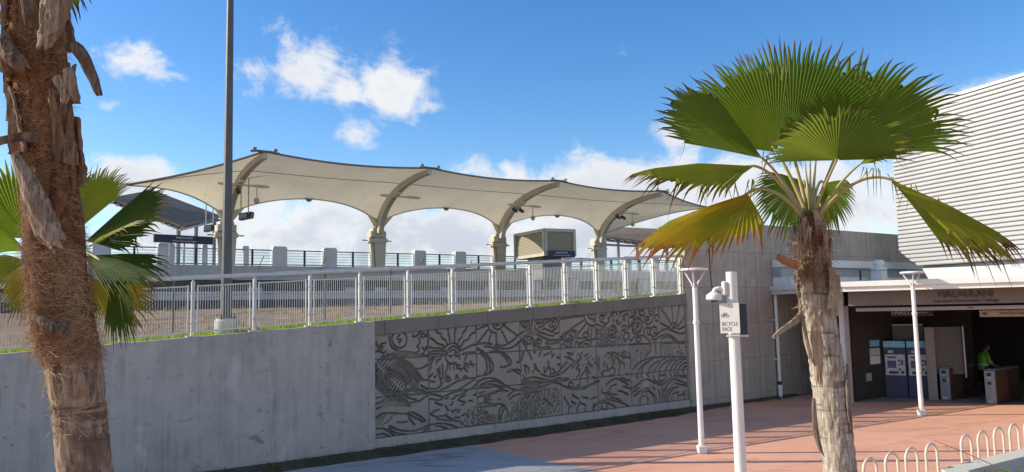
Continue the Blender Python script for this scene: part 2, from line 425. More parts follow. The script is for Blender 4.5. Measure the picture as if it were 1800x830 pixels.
def blades(mb, base, hgt, wid, lean):
    p = Vector(base); a = random.uniform(0, 6.283); s = Vector((math.cos(a), math.sin(a), 0)) * wid
    b = random.uniform(0, 6.283); l = Vector((math.cos(b), math.sin(b), 0)) * lean
    mb.add([p - s, p + s, p + l * .45 + Vector((0, 0, hgt * .65)) + s * .6, p + l * .45 + Vector((0, 0, hgt * .65)) - s * .6, p + l + Vector((0, 0, hgt))],
           [(0, 1, 2, 3), (3, 2, 4)])
def leafmat(name, c, c2, trans=.35, tipc=None, scale=3.0, rough=.5):
    m, t, p, o = new_mat(name)
    src = t.node('ShaderNodeTexCoord').outputs['Object']
    f = t.smooth(t.noise(src, scale, 5, .6), .3, .7); cc = t.mix(f, c, c2)
    if tipc:
        at = t.node('ShaderNodeAttribute', attribute_name='tip').outputs['Fac']
        ed = t.math('ADD', at, t.math('MULTIPLY', t.math('SUBTRACT', t.noise(src, 5.0, 4, .6), .5), .38))
        cc = t.mix(t.smooth(ed, .83, .97), cc, tipc)
    t.l.new(cc, p.inputs['Base Color']); p.inputs['Roughness'].default_value = rough + .1; p.inputs['Specular IOR Level'].default_value = .13
    tr = t.node('ShaderNodeBsdfTranslucent'); t.l.new(t.mix(1.0, cc, (1.0, 1.0, .35), 'MULTIPLY'), tr.inputs['Color'])
    hsn = t.node('ShaderNodeHueSaturation'); hsn.inputs['Value'].default_value = 1.7; t.l.new(cc, hsn.inputs['Color']); t.l.new(hsn.outputs[0], tr.inputs['Color'])
    ms = t.node('ShaderNodeMixShader'); ms.inputs[0].default_value = trans
    t.l.new(p.outputs[0], ms.inputs[1]); t.l.new(tr.outputs[0], ms.inputs[2]); t.l.new(ms.outputs[0], o.inputs[0])
    return m
M_grass = leafmat("dry_green_grass", (.15, .25, .03), (.26, .31, .05), .4)
M_weed = leafmat("weeds", (.06, .085, .025), (.11, .10, .04), .25)
mb = MB()
for i in range(9000):
    u = random.uniform(-8, LM + 5)
    if mnoise.noise((u * 1.1, 5, 0)) < -.1 and random.random() < .75 or (u > LM - 1 and random.random() < .7): continue
    blades(mb, wl(u, -random.uniform(.0, .78), .03), random.uniform(.04, .13), .007, .06)
tag(mb.build('weeds', M_weed), 'low weeds and dead grass along the foot of the retaining wall', 'weeds', kind='stuff')

# ------------------------------------------------------------------ upper terrace behind the wall
def terr_z(u, off):
    a = zt(min(max(u, -45), LM + 30)) - .07
    k = min(max((off - .3) / 17.0, 0), 1); k = k * k * (3 - 2 * k)
    return a * (1 - k) + 3.62 * k + (.05 * mnoise.noise((u * .7, off * .7, 0)) + .03 * mnoise.noise((u * 2.3, off * 2.3, 4))) * min(1, max(0, off - .8))
def terrace_mat():
    m, t, p, o = new_mat("terrace_earth")
    pos = t.node('ShaderNodeNewGeometry').outputs['Position']
    off = t.math('SUBTRACT', t.dot(pos, tuple(N)), W0.dot(N))
    a = t.noise(pos, 1.2, 7, .65); b_ = t.noise(pos, 9, 6, .7)
    c = t.mix(t.smooth(t.math('ADD', t.math('MULTIPLY', a, .6), t.math('MULTIPLY', b_, .4)), .35, .65), (.34, .245, .17), (.17, .12, .08))
    gr = t.smooth(t.math('ADD', off, t.math('MULTIPLY', t.math('SUBTRACT', a, .5), 2.6)), 2.7, 1.5)
    c = t.mix(gr, c, t.mix(t.smooth(b_, .35, .65), (.21, .22, .06), (.29, .26, .10)))
    t.l.new(c, p.inputs['Base Color']); p.inputs['Roughness'].default_value = .95; p.inputs['Specular IOR Level'].default_value = .1
    bp = t.node('ShaderNodeBump'); bp.inputs['Strength'].default_value = .7; bp.inputs['Distance'].default_value = .06
    t.l.new(b_, bp.inputs['Height']); t.l.new(bp.outputs[0], p.inputs['Normal'])
    return m
us = list(np.linspace(-45, LM + 22, 140)); os_ = [.25, .5, .9, 1.4, 2, 2.7, 3.5, 4.5, 5.5, 6.5, 8, 9.5, 11, 13, 15, 17, 20, 40, 120]
mb = MB()
for u in us:
    for of in os_: mb.v.append(tuple(wl(u, of, terr_z(u, of)))); mb.a.append(0)
k = len(os_)
for i in range(len(us) - 1):
    for j in range(k - 1): mb.f.append((i * k + j, i * k + k + j, i * k + k + j + 1, i * k + j + 1)); mb.m.append(0)
tag(mb.build('terrace', terrace_mat(), smooth=True), kind='structure')
mb = MB()
for i in range(15000):
    u = random.uniform(-20, LM - .2); of = .22 + abs(random.gauss(0, .8))
    if of > 2.9 or mnoise.noise((u * .8, of * 1.2, 2)) < -.25: continue
    blades(mb, wl(u, of, terr_z(u, of) - .01), random.uniform(.07, .22), .009, .07)
tag(mb.build('grass_strip', M_grass), 'short yellow green grass behind the railing on the terrace', 'grass', kind='stuff')

# ------------------------------------------------------------------ retaining wall, relief bay, tall wall
REC = .085
wall = thing('retaining_wall', 'long grey stained concrete retaining wall with a sloping top under the railing', 'wall', wl(-20))
mb = MB(); mb.slab(wl(-45), wl(0), -.3, (zt(-45), zt(0)), 0, .32, N); mb.build('wall_face', M_wall, wall)
mb = MB(); mb.slab(wl(0.004), wl(LM), -.3, (zt(0), zt(LM)), REC + .19, .5, N); mb.build('wall_core', M_wall, wall)
mb = MB(); mb.slab(wl(0.006), wl(LM), (zt(0) - .335, zt(LM) - .335), (zt(0) + .006, zt(LM) + .006), REC - .05, REC + .3, N); mb.build('coping', M_coping, wall)
mb = MB(); mb.slab(wl(0.006), wl(LM), -.3, (.30, .30), REC - .035, REC + .14, N); mb.build('plinth', M_wall, wall)

ZTALL = 6.17
UR = wall_hit(1640, 420)[1] + 3
tall = thing('concrete_wall', 'tall board marked concrete wall between the relief and the station entrance', 'wall', wl(LM + 2))
mb = MB(); mb.slab(wl(LM + .01), wl(UR), -.3, ZTALL, 0.0, .36, N); mb.build('wall_body', M_tall, tall)
M_dark = plain("black_cable_rubber", (.02, .02, .02), .5)
c1, ucab = wall_hit(1246, 425, -.012)
mb = MB(); mb.tube([wl(ucab, -.014, 5.9), wl(ucab, -.014, 4.6), wl(ucab + .03, -.014, 4.0), wl(ucab + .25, -.03, 3.62)], .012, 6); mb.build('cable', M_dark, tall)
M_white = plain("white_paint", (.74, .74, .73), .45, var=.06, scale=3)
M_whitemetal = plain("white_powder_coat", (.78, .78, .76), .35, var=.05, scale=3)
# PVC downpipe on the wall
pd = wall_hit(1367, 600, -.12)[1]
dp = thing('downpipe', 'white rain downpipe fixed to the tall concrete wall under the eave', 'pipe', wl(pd, -.12))
mb = MB(); mb.tube([wl(pd, -.12, 3.66), wl(pd, -.12, .34)], .058, 12); mb.build('pipe', M_whitemetal, dp)
mb = MB(); mb.lathe(wl(pd, -.12), [(.075, .02), (.075, .30), (.085, .30), (.085, .44), (.06, .46)], 14); mb.build('foot', M_white, dp)
mb = MB(); mb.lathe(wl(pd, -.12), [(.07, .46), (.07, .58)], 14); mb.build('collar', M_dark, dp)
for z in (1.35, 2.75):
    mb = MB(); mb.lathe(wl(pd, -.12, z), [(.068, -.025), (.068, .025)], 12); mb.box(wl(pd, -.05, z), .16, .10, .04, G, N); mb.build('bracket', M_white, dp)

# dry tufts and clods on the slope
M_tuft = leafmat("dry_tufts", (.30, .24, .13), (.20, .17, .07), .25)
mb = MB()
for i in range(900):
    u = random.uniform(-20, LM); of = random.uniform(1.5, 15)
    if mnoise.noise((u * .5, of * .5, 9)) < -.05: continue
    p = wl(u, of, terr_z(u, of))
    for k in range(7): blades(mb, p + Vector((random.uniform(-.09, .09), random.uniform(-.09, .09), -.01)), random.uniform(.06, .22), .012, .10)
tag(mb.build('dry_tufts', M_tuft), 'dry grass tufts scattered over the brown slope behind the railing', 'grass', kind='stuff')
# ------------------------------------------------------------------ relief: carved strokes traced on the wall plane, cut as real grooves
CR = {'A1': (655, 570, 120 / 830), 'A2': (655, 660, 120 / 830), 'B1': (745, 560, 120 / 830), 'B2': (745, 650, 120 / 830),
      'C1': (830, 550, 120 / 830), 'C2': (830, 640, 120 / 830), 'D1': (910, 545, 90 / 830), 'D2': (910, 630, 110 / 830),
      'E1': (980, 540, 90 / 830), 'E2': (980, 620, 110 / 830), 'F1': (1040, 535, 90 / 830), 'F2': (1040, 615, 110 / 830),
      'G1': (1100, 530, 120 / 830), 'G2': (1100, 610, 120 / 830)}
STROKES = {
'A1': """45,215 50,250 72,275|100,250 75,290 85,315 120,305 125,275 95,280|105,242 160,225|60,330 120,345 140,360|40,335 72,322|330,130 305,165 318,190 350,185 345,215 318,222|
380,105 415,150 415,215 385,270 330,290 280,270 245,220 238,160 255,115|205,150 215,230 250,290 310,325 390,345|500,125 495,155 545,140 590,80|560,170 578,205 565,250 548,270 570,310 535,355|
590,150 605,110 632,122 630,150 605,165|640,150 690,145|672,70 675,125 645,132|675,160 682,240|610,285 630,310 660,275|680,245 665,300 620,350 610,372|110,405 200,380 290,345 390,340|
240,400 300,360 390,340 540,355|280,405 360,360 540,370 680,380|320,410 420,385 600,388|180,520 290,500 400,540 480,620 560,710|520,548 600,535 680,490|590,690 690,675|560,640 590,632|
590,745 650,780 690,790|700,440 730,410 760,395""",
'A2': """390,180 480,160 600,180 665,212|380,190 500,190 660,215|430,240 560,230 680,225|590,125 650,160 695,178|420,260 470,285 530,295|570,320 620,280 685,240|410,340 480,335 560,310|140,355 260,340 410,355|
40,350 160,320 300,330 400,350|50,410 130,375 250,365 380,375|110,320 150,295 185,285|170,310 232,280|300,275 340,300 370,325|350,270 410,320|45,520 120,470 230,460 330,470 430,470|
440,445 470,490 540,530|435,470 455,530 515,608|550,525 615,572|300,570 360,575 425,565|200,640 280,700 430,730|210,615 300,660 400,680 520,675 620,640 695,605|620,670 692,645|605,702 688,685|
45,650 130,650 210,690 280,745|50,730 130,715 222,750|480,450 580,500 650,560""",
'B1': """145,130 165,170 210,190 220,230 270,270 282,310|290,110 300,150 305,200 315,240 322,290|390,105 385,150 375,200 380,240 372,290|525,95 510,140 475,180 465,230 435,255 415,300|635,80 630,160 570,200 550,250 490,280 455,348|
80,240 130,265 160,300 220,320 252,345|75,345 110,365 180,360 245,378|255,390 275,340 330,305 385,305 430,340 455,385|290,395 330,350 380,340 420,370 445,388|320,405 345,380 380,385 395,410|380,425 450,402|
470,385 560,340 640,315 740,300 830,310|480,425 560,415 640,410|70,410 150,395 250,400 300,422|75,440 160,430 290,440|85,625 88,560 120,500 150,460|85,500 120,470|160,540 170,505 205,495 210,460|
265,455 280,510 330,555 362,545 372,612|325,460 336,470|390,460 430,465 437,492|385,540 410,570 452,575|410,570 405,600 440,610|500,510 520,460|490,545 530,560 460,620 450,648|500,610 530,648|540,560 545,602|
570,520 600,592|555,562 622,560|165,620 200,720 217,800 190,825|190,600 205,682|225,560 235,640 230,732|295,550 285,610 270,650 260,762|315,550 322,622|290,700 330,750 290,765 290,720|390,740 400,690 427,735|
470,720 532,720 500,698|75,712 110,670|130,720 152,700|80,765 140,775|650,365 720,400 762,452|700,415 750,490 775,570 765,640 738,672|740,420 790,500 815,600 800,660 740,690 655,706|760,420 830,540""",
'B2': """80,235 140,235 190,215 230,170|75,270 160,265 280,220 400,150 520,115 622,100|380,255 430,245 530,180 642,103|80,300 150,310 232,335|230,340 310,300 380,270 500,250 580,235 642,178|380,320 450,310 532,263|
80,360 200,370 237,345|150,395 180,375 242,350|140,400 170,415 232,437|270,355 302,345|340,365 382,345|350,395 352,425 328,430|415,370 440,350 512,308|420,365 450,385 510,400 468,432|550,380 592,380|
265,440 302,502|340,500 360,520 380,495 442,490|90,545 120,515 192,485|85,545 130,570 182,580|190,570 262,565|280,540 290,575 357,607|380,585 442,585|470,560 502,540|410,520 432,515|160,605 300,620 442,630|
95,670 200,655 320,675 427,712|150,690 220,695 302,730|650,160 700,120 762,105|680,210 750,185 830,180|690,225 830,220|680,290 742,270""",
'C1': """190,140 205,190 240,230 302,250|250,125 270,180 310,205 350,190 375,150 380,115|285,135 300,150 332,145|405,130 402,165 550,275|70,200 182,150|195,210 78,357|235,245 198,372|295,260 300,380 332,390|360,220 437,372|
270,400 340,430 420,440 500,415 570,370 602,330|280,395 380,400 450,370 520,320 580,260 640,215 720,205 830,220|600,340 650,290 720,255 830,250|635,290 700,260 830,270|0,395 80,380 160,375 245,385|150,410 240,420 320,460 342,475|
210,475 302,470|340,480 400,540 440,600 440,640 400,660 348,662|370,470 440,540 480,600 460,642|70,450 130,470 170,520 210,600 220,700 190,750 70,777|150,490 220,560 260,640 250,700 218,747|100,490 150,540 180,630 180,722|
430,720 500,705 592,750|460,700 540,690 602,710|577,400 580,592 545,602|610,350 640,400 662,452|630,480 610,560 595,592|640,650 660,752|650,640 690,680 692,732|750,700 738,732|760,630 802,702|620,760 642,792|
620,820 680,795 760,790 830,800|740,400 770,340 820,330|780,380 790,410 830,420""",
'C2': """80,225 160,180 240,175 310,195 370,235 420,270 500,310 602,325|80,270 170,225 260,210 330,230 402,265|110,270 200,245 300,260 402,290|80,295 200,285 310,280 380,320 442,330|20,385 62,360|80,405 180,370 300,335 352,330|
150,405 210,380 312,340|155,405 170,430 232,438|150,440 210,480 280,490 350,490 400,515 425,560 430,602|330,435 337,428|85,490 160,475 232,485|90,525 200,515 302,510|440,390 490,345 532,325|460,430 510,390 592,365|
335,682 330,600 350,540 402,505|350,690 360,620 392,550|620,225 660,185 720,165 780,165 830,180|620,250 700,215 830,215|620,285 720,265 830,260|615,305 830,290|195,400 210,390 220,402 208,414 195,402""",
'D1': """235,165 235,240 200,300 130,300 75,260 70,190 100,165 150,165 190,200 190,262|150,200 110,220 115,265 150,270 165,235|272,150 272,182|300,195 320,150 375,155 380,205 340,235 305,215|338,185 346,215|465,130 425,180 403,227|
275,250 290,300 332,320|340,280 400,270 450,225 490,180 550,165 592,190|480,140 540,125 610,140 655,190 655,260 620,310 578,325|515,190 515,250 547,297|560,205 600,190 620,230 605,270 570,265 560,235|60,390 130,345 250,325 332,325|
405,320 440,305 520,340 592,360|100,440 200,370 300,350 400,370 500,410 592,420|100,425 190,400 300,395 400,430 500,475 682,490|660,370 608,390|0,540 60,490 120,450 200,435 262,470|160,470 160,530 200,555 220,510 190,480|
215,440 250,490 260,560 277,642|105,490 120,560 152,642|120,500 162,582|300,530 310,480 370,450 440,470 520,510 620,500 682,470|350,582 330,540 350,490 385,490 385,540 353,547|270,540 310,600 380,620 450,600 532,607|
455,530 510,555 600,545 692,520|400,630 552,630|90,690 75,790|170,670 200,730|385,680 345,750|430,740 460,720|480,715 512,705|550,670 555,730|590,720 570,762|200,740 235,800|640,760 690,790|270,680 290,690""",
'D2': """70,320 120,275 200,255 280,265 380,290 460,290 572,260|310,205 380,240 460,245 530,225 577,205|70,350 200,340 330,330 470,300 567,265|70,300 140,310 332,320|80,395 200,400 300,385 400,350 480,325 582,345|80,440 200,425 322,385|
80,470 180,460 262,435|90,100 120,217|100,95 160,140 150,192|350,120 367,207|402,40 420,90 368,192|405,100 440,150 440,202|470,140 507,197|430,215 502,200|530,190 565,160 570,90 538,85|240,80 230,130 292,182|
90,490 100,530|120,490 125,530|150,480 150,520|210,520 240,470 320,430|350,530 420,590 470,640""",
'E1': """430,125 440,190 490,270 550,300 612,305|495,125 520,175 570,200 610,170 610,105|540,120 562,135|588,237 617,213|210,360 422,223|210,370 270,375 312,397|330,440 462,278|330,440 330,505 442,500|520,325 488,402|
510,455 490,490 455,495 425,470 430,425 465,410 500,425 510,455|565,330 545,522|615,300 625,480 600,520 558,530|60,490 110,430 190,385 212,375|60,530 120,470 200,405 260,395 290,440 290,500 250,540 210,520 195,470 232,438|
228,480 245,500 257,468|60,540 170,520 252,550|75,600 70,672|110,600 120,560 190,560 210,600 190,650 140,650 120,610|165,580 165,612|240,570 230,652|290,652 290,580 322,545|330,560 340,600 382,570|330,600 372,642|
380,610 440,550 510,535 550,580 545,642|420,652 440,600 482,590|480,600 512,620|740,200 760,160 740,125 700,135 685,180 700,235 742,245|790,120 778,130|640,275 700,305 782,300|60,190 400,140""",
'E2': """300,230 290,290 258,332|370,230 400,300 400,392|350,270 300,350 300,420 268,440|150,440 200,465 330,460 430,420 542,370|150,430 160,400 200,400 212,440|0,400 100,450 200,490 290,490 370,475 460,420 522,400|370,480 430,440 562,380|
90,590 120,640 152,702|150,810 155,740 192,710|270,792 265,730 292,700|360,792 380,710 338,680|480,772 480,690|480,770 522,690|200,560 292,622|330,590 412,610|450,622 512,590|595,690 600,750 660,750 660,690|60,350 140,345 135,370 60,380|
380,190 430,270|60,210 120,130|70,270 170,180|420,130 460,200|110,70 150,60 215,110|130,0 210,30|240,160 300,100|520,30 515,110|560,60 545,110|500,130 530,160 530,220|550,130 560,240|590,270 640,240 679,235|600,290 610,310|
200,210 215,180|250,220 290,170|370,40 400,30 380,90|300,40 320,70|280,250 300,230|470,320 510,350|200,550 215,590|290,660 320,680|190,650 250,690""",
'F1': """180,190 205,215 175,245|205,230 210,195 180,180 145,200 135,245 160,290 202,300|210,330 270,300 290,250 268,218|90,320 150,360 232,370|350,440 335,415 310,430 310,480 345,500 375,470 375,400 340,365 295,385 275,440 290,510 340,545 392,530|
330,340 380,360 405,420 395,492|305,202 322,138|340,160 355,210 355,292|345,150 380,120 415,145 398,182|400,270 415,300 440,330 482,290|410,253 432,277|450,212 460,160 500,115 562,100|520,250 510,200 540,170 545,230 538,272|
550,155 590,170 600,260 600,402|490,380 510,345 555,350 570,400 540,430 498,418|530,400 542,432|540,460 590,470 600,530 578,572|535,480 525,540 562,612|640,360 680,290 740,245 800,260 830,310|
770,350 740,360 725,400 745,330 790,300 800,370 780,430 730,440 690,400 690,328|670,400 690,460 752,490|650,130 660,170 700,195 725,150 703,98|690,130 697,152|770,90 780,150 822,190|630,205 682,225|640,590 680,550 732,530|
740,570 740,610 790,610 800,560 778,518""",
'F2': """300,140 280,220 310,260 310,310 283,342|360,150 380,230 365,300 372,337|240,270 282,235|130,320 170,280 242,270|380,150 440,200 435,252|455,100 515,120 520,252|200,470 260,410 350,385 420,430 492,470|400,370 460,400 517,410|
400,375 492,467|240,530 260,490 332,460|140,530 150,580 220,570 270,590 342,600|350,545 420,560 492,602|190,610 240,600 282,630|200,650 330,650 402,680|20,802 40,740 100,710 200,705 270,730 327,772|
100,690 220,670 350,690 430,715 497,752|140,740 140,795 210,790 210,733|430,490 542,522|560,510 602,490|560,610 679,530|550,560 602,545|170,165 170,220|200,200 215,250|290,40 280,100|350,90 365,40|410,30 400,60 440,110|
250,60 275,110|210,50 245,40|320,90 305,120|340,110 365,130|500,40 515,80|150,330 155,350|460,315 475,330|245,350 270,350""",
'G1': """100,145 115,125 130,150 110,180 80,165 70,118|165,108 165,150 200,180 225,140 205,105 178,127|280,88 285,140 320,165 350,130 345,83|308,110 327,125|270,215 285,215 275,240 250,225 255,190 292,190|
235,170 225,230 260,280 310,260 340,190 380,165 410,200 400,240 370,230 363,203|55,310 90,240 150,195 190,220 210,290 190,360 150,380 110,350 95,290 120,260 150,260 160,310 138,322|80,300 90,380 152,402|402,78 405,162|
430,85 547,262|560,60 580,252|655,48 620,262|750,145 643,292|760,290 658,337|425,263 527,317|535,325 550,285 590,265 630,290 647,342|560,330 590,300 622,337|580,330 597,318|230,402 225,350 260,320 312,330|270,350 265,400 300,400 293,363|
310,350 330,310 375,320 380,380 350,390 345,348|310,410 350,430 400,390 450,350 520,340 600,370 660,395 720,380 762,348|310,460 370,460 430,420 500,405 560,425 620,470 652,512|70,480 100,430 150,415 220,420 270,460 302,512|
130,450 140,490 180,490 175,450 148,433|60,530 120,520 302,520|310,530 300,600 248,672|350,490 365,560 370,642|425,490 430,662|440,450 520,430 580,460 602,502|430,515 600,505 762,510|752,438 735,492""",
'G2': """90,275 160,200 260,150 360,130 480,125 600,120 782,130|150,332 170,270 240,200 332,150|195,322 210,250 262,190|275,322 310,240 402,170|345,312 380,240 450,160 522,130|405,302 430,240 500,180 602,135|480,302 520,220 580,170 682,140|
545,292 580,220 660,155 772,150|595,292 620,230 702,165|640,292 660,240 720,200 792,190|690,292 720,240 792,235|135,350 152,382|190,350 207,377|260,335 282,372|470,330 492,372|540,320 552,352|590,310 602,337|630,310 642,332|
335,340 345,390 390,430 450,440 510,420 550,380 620,355 702,355|410,330 405,400 450,415 492,390|410,350 472,345|700,308 720,350 792,360|180,420 270,395 350,435 440,470 482,448|560,390 650,365 782,380|480,540 520,450 600,400 700,430 792,470|
600,440 720,470 802,490|120,600 200,530 292,510|130,570 262,498|205,560 280,540 330,580 357,682|300,550 360,600 382,682|180,702 180,620 242,593|260,568 260,620 280,640 258,702|400,520 420,600 408,682|440,510 450,590 438,682|
470,500 470,672|490,662 500,560 550,510 642,488|520,662 530,570 582,518|565,662 570,590 622,548|640,642 640,600 630,570 652,548|720,632 730,590 700,570 732,538|650,590 692,590|785,538 790,612|330,488 362,522|90,500 180,440|100,540 160,500"""}
RES = .0095
NU = int(LM / RES) + 2; NZ = int(3.6 / RES)
field = np.zeros((NU, NZ), np.float32)
def catmull(P, k=6):
    P = [np.array(p, float) for p in P]
    if len(P) < 3: return P
    Q = [2 * P[0] - P[1]] + P + [2 * P[-1] - P[-2]]; o = []
    for i in range(1, len(Q) - 2):
        for j in range(k):
            s = j / k; a, b, c, d = Q[i - 1], Q[i], Q[i + 1], Q[i + 2]
            o.append(.5 * (2 * b + (c - a) * s + (2 * a - 5 * b + 4 * c - d) * s * s + (3 * b - a - 3 * c + d) * s ** 3))
    return o + [P[-1]]
def groove(P, hw, dep):
    """P in wall metres (u, z); hw half width; dep depth"""
    for (a, b) in zip(P[:-1], P[1:]):
        lo = np.minimum(a, b) - hw * 1.6; hi = np.maximum(a, b) + hw * 1.6
        i0, j0 = np.maximum(((lo) / RES).astype(int), 0); i1, j1 = ((hi) / RES).astype(int) + 2
        i1 = min(i1, NU); j1 = min(j1, NZ)
        if i1 <= i0 or j1 <= j0: continue
        gu, gz = np.meshgrid(np.arange(i0, i1) * RES, np.arange(j0, j1) * RES, indexing='ij')
        d = b - a; L2 = max(d @ d, 1e-9)
        s = np.clip(((gu - a[0]) * d[0] + (gz - a[1]) * d[1]) / L2, 0, 1)
        dist = np.hypot(gu - a[0] - s * d[0], gz - a[1] - s * d[1])
        v = dep * np.clip((hw * 1.15 - dist) / (hw * .30), 0, 1)
        field[i0:i1, j0:j1] = np.maximum(field[i0:i1, j0:j1], v)
def uz(cr, x, y):
    ox, oy, s = CR[cr]; p, u = wall_hit(ox + x * s, oy + y * s, REC); return (u, p.z)
rs = random.Random(3)
for cr, txt in STROKES.items():
    for s in txt.replace('\n', '').split('|'):
        pts = [uz(cr, *map(float, q.split(','))) for q in s.split()]
        groove(catmull(pts), rs.uniform(.0165, .0205) + .005 * pts[0][0] / LM, .14)
def dashes(cr, poly, n, dx, dy, jit=.4, hw=.013):
    xs = [p[0] for p in poly]; ys = [p[1] for p in poly]; placed = []; tries = 0
    while len(placed) < n and tries < n * 30:
        tries += 1; x = rs.uniform(min(xs), max(xs)); y = rs.uniform(min(ys), max(ys)); ins = False
        for i in range(len(poly)):
            (x1, y1), (x2, y2) = poly[i], poly[i - 1]
            if (y1 > y) != (y2 > y) and x < (x2 - x1) * (y - y1) / (y2 - y1) + x1: ins = not ins
        if not ins or any(abs(x - a) < abs(dx) * .6 + 14 and abs(y - b) < abs(dy) * .8 + 8 for a, b in placed): continue
        placed.append((x, y)); k1 = 1 + rs.uniform(-jit, jit); k2 = rs.uniform(-jit, jit) * abs(dy)
        groove([np.array(uz(cr, x, y)), np.array(uz(cr, x + dx * k1 + k2, y + dy * k1))], hw * 1.1, .09)
dashes('B2', [(440, 640), (520, 500), (640, 440), (700, 470), (830, 540), (830, 640), (700, 690), (480, 690)], 46, 8, 26, .6)
dashes('C2', [(85, 560), (160, 560), (240, 620), (320, 620), (330, 690), (90, 740)], 34, -12, 26, .6)
dashes('C2', [(390, 640), (500, 560), (480, 470), (560, 430), (830, 340), (830, 620), (620, 660), (400, 700)], 85, -10, 26, .6)
dashes('D2', [(70, 590), (200, 530), (250, 470), (340, 390), (430, 370), (520, 380), (560, 430), (560, 700), (200, 780), (10, 800)], 150, -12, 30, .6, .011)
dashes('E1', [(640, 330), (830, 330), (830, 630), (640, 630)], 34, -14, 40, .3, .011)
dashes('F1', [(95, 380), (240, 380), (250, 500), (330, 550), (560, 560), (560, 660), (95, 660)], 62, -14, 38, .3, .011)
dashes('F1', [(430, 420), (500, 440), (520, 540), (430, 530)], 12, -14, 34, .3, .011)
dashes('E2', [(60, 10), (500, 10), (500, 200), (340, 230), (60, 200)], 26, 24, -26, .9, .014)
dashes('F2', [(180, 20), (440, 10), (440, 120), (190, 120)], 16, 22, 24, .9, .014)
dashes('G1', [(75, 545), (300, 540), (250, 660), (120, 760), (75, 800)], 42, 3, 46, .4, .007)
dashes('G1', [(445, 535), (600, 530), (590, 600), (520, 660), (445, 650)], 20, 3, 46, .4, .007)
dashes('G1', [(620, 530), (760, 530), (750, 660), (600, 660)], 14, 24, 4, .4, .008)
dashes('A2', [(50, 500), (260, 480), (230, 560), (60, 640)], 20, 60, -50, .3, .006)
# woven palm-leaf hatch of the first panel
arch = catmull([(180, 520), (290, 500), (400, 540), (480, 620), (560, 720)], 7); ax1 = catmull([(40, 470), (150, 590), (250, 690), (370, 810)], 9)
for i, q in enumerate(arch):
    if i % 2 == 0: groove(catmull([np.array(uz('A1', q[0] + a, q[1] + b)) for a, b in ((-4, 14), (-22, 90), (-34, 160 - i * 2))]), .018, .15)
    groove(catmull([np.array(uz('A1', q[0] + a, q[1] + b)) for a, b in ((8, -12), (32, -52), (60, -80 + i))]), .013, .13)
for i, q in enumerate(ax1):
    if i % 2 == 0: groove(catmull([np.array(uz('A1', max(42, q[0] + a), q[1] + b)) for a, b in ((-10, 16), (-50, 100), (-72, 210))]), .018, .15)
    if i % 2 == 1: groove(catmull([np.array(uz('A1', q[0] + a, q[1] + b)) for a, b in ((12, -14), (70, -95), (110, -160))]), .013, .13)
for i in range(9):
    groove(catmull([np.array(uz('A1', 190 + i * 25, 610 + i * 12)), np.array(uz('A1', 240 + i * 22, 580 + i * 16)), np.array(uz('A1', 300 + i * 14, 600 + i * 20))]), .012, .13)
for i in range(12):
    groove(catmull([np.array(uz('A1', 190 + i * 22, 800 + i * 3)), np.array(uz('A1', 165 + i * 24, 880 + i * 6)), np.array(uz('A1', 175 + i * 26, 960 + i * 4))]), .016, .15)

mural = thing('relief_mural', 'carved concrete relief of suns, swirls, fish and waves set in the retaining wall', 'mural', wl(LM / 2, REC))
JU = [0.012] + [wall_hit(x, y, REC)[1] for x, y in ((753.7, 650), (838, 640), (915.5, 640), (985, 620), (1049, 615), (1107.5, 610))] + [LM - .012]
ZR = [.306, 1.27, 2.18, None]
def samp(u, z):
    i = np.clip(u / RES, 0, NU - 2); j = np.clip(z / RES, 0, NZ - 2); a = i.astype(int); b = j.astype(int); fu = i - a; fz = j - b
    return (field[a, b] * (1 - fu) + field[a + 1, b] * fu) * (1 - fz) + (field[a, b + 1] * (1 - fu) + field[a + 1, b + 1] * fu) * fz
origin = np.array(mural.location); Gn = np.array(G); Nn = np.array(N); W0n = np.array(W0)
for r in range(3):
    for c in range(7):
        ua, ub = JU[c] + .009, JU[c + 1] - .009; z0 = ZR[r] + .003; z1m = ZR[r + 1] - .003 if r < 2 else None
        nu = int((ub - ua) / .0115); nz = int(((z1m if z1m else zt(ub) - .34) - z0) / .0115)
        U = np.linspace(ua, ub, nu)[:, None] * np.ones((1, nz))
        top = np.full((nu, 1), z1m) if z1m else (np.array([zt(q) for q in U[:, 0]]) - .338)[:, None]
        Z = z0 + (top - z0) * np.linspace(0, 1, nz)[None, :]
        D = samp(U, Z)
        D[0, :] = D[-1, :] = .12; D[:, 0] = D[:, -1] = .09
        P = W0n + Gn * U[..., None] + Nn * (REC + D)[..., None]; P[..., 2] = Z; P = P - origin
        idx = np.arange(nu * nz).reshape(nu, nz)
        F = np.stack([idx[:-1, :-1], idx[1:, :-1], idx[1:, 1:], idx[:-1, 1:]], -1).reshape(-1, 4)
        me = bpy.data.meshes.new('relief_panel'); me.vertices.add(nu * nz); me.vertices.foreach_set('co', P.reshape(-1).astype(np.float32))
        me.loops.add(F.size); me.loops.foreach_set('vertex_index', F.reshape(-1)); me.polygons.add(len(F))
        me.polygons.foreach_set('loop_start', np.arange(0, F.size, 4)); me.update(calc_edges=True)
        me.materials.append(M_mural)
        o = bpy.data.objects.new('relief_panel', me); col.objects.link(o); o.parent = mural
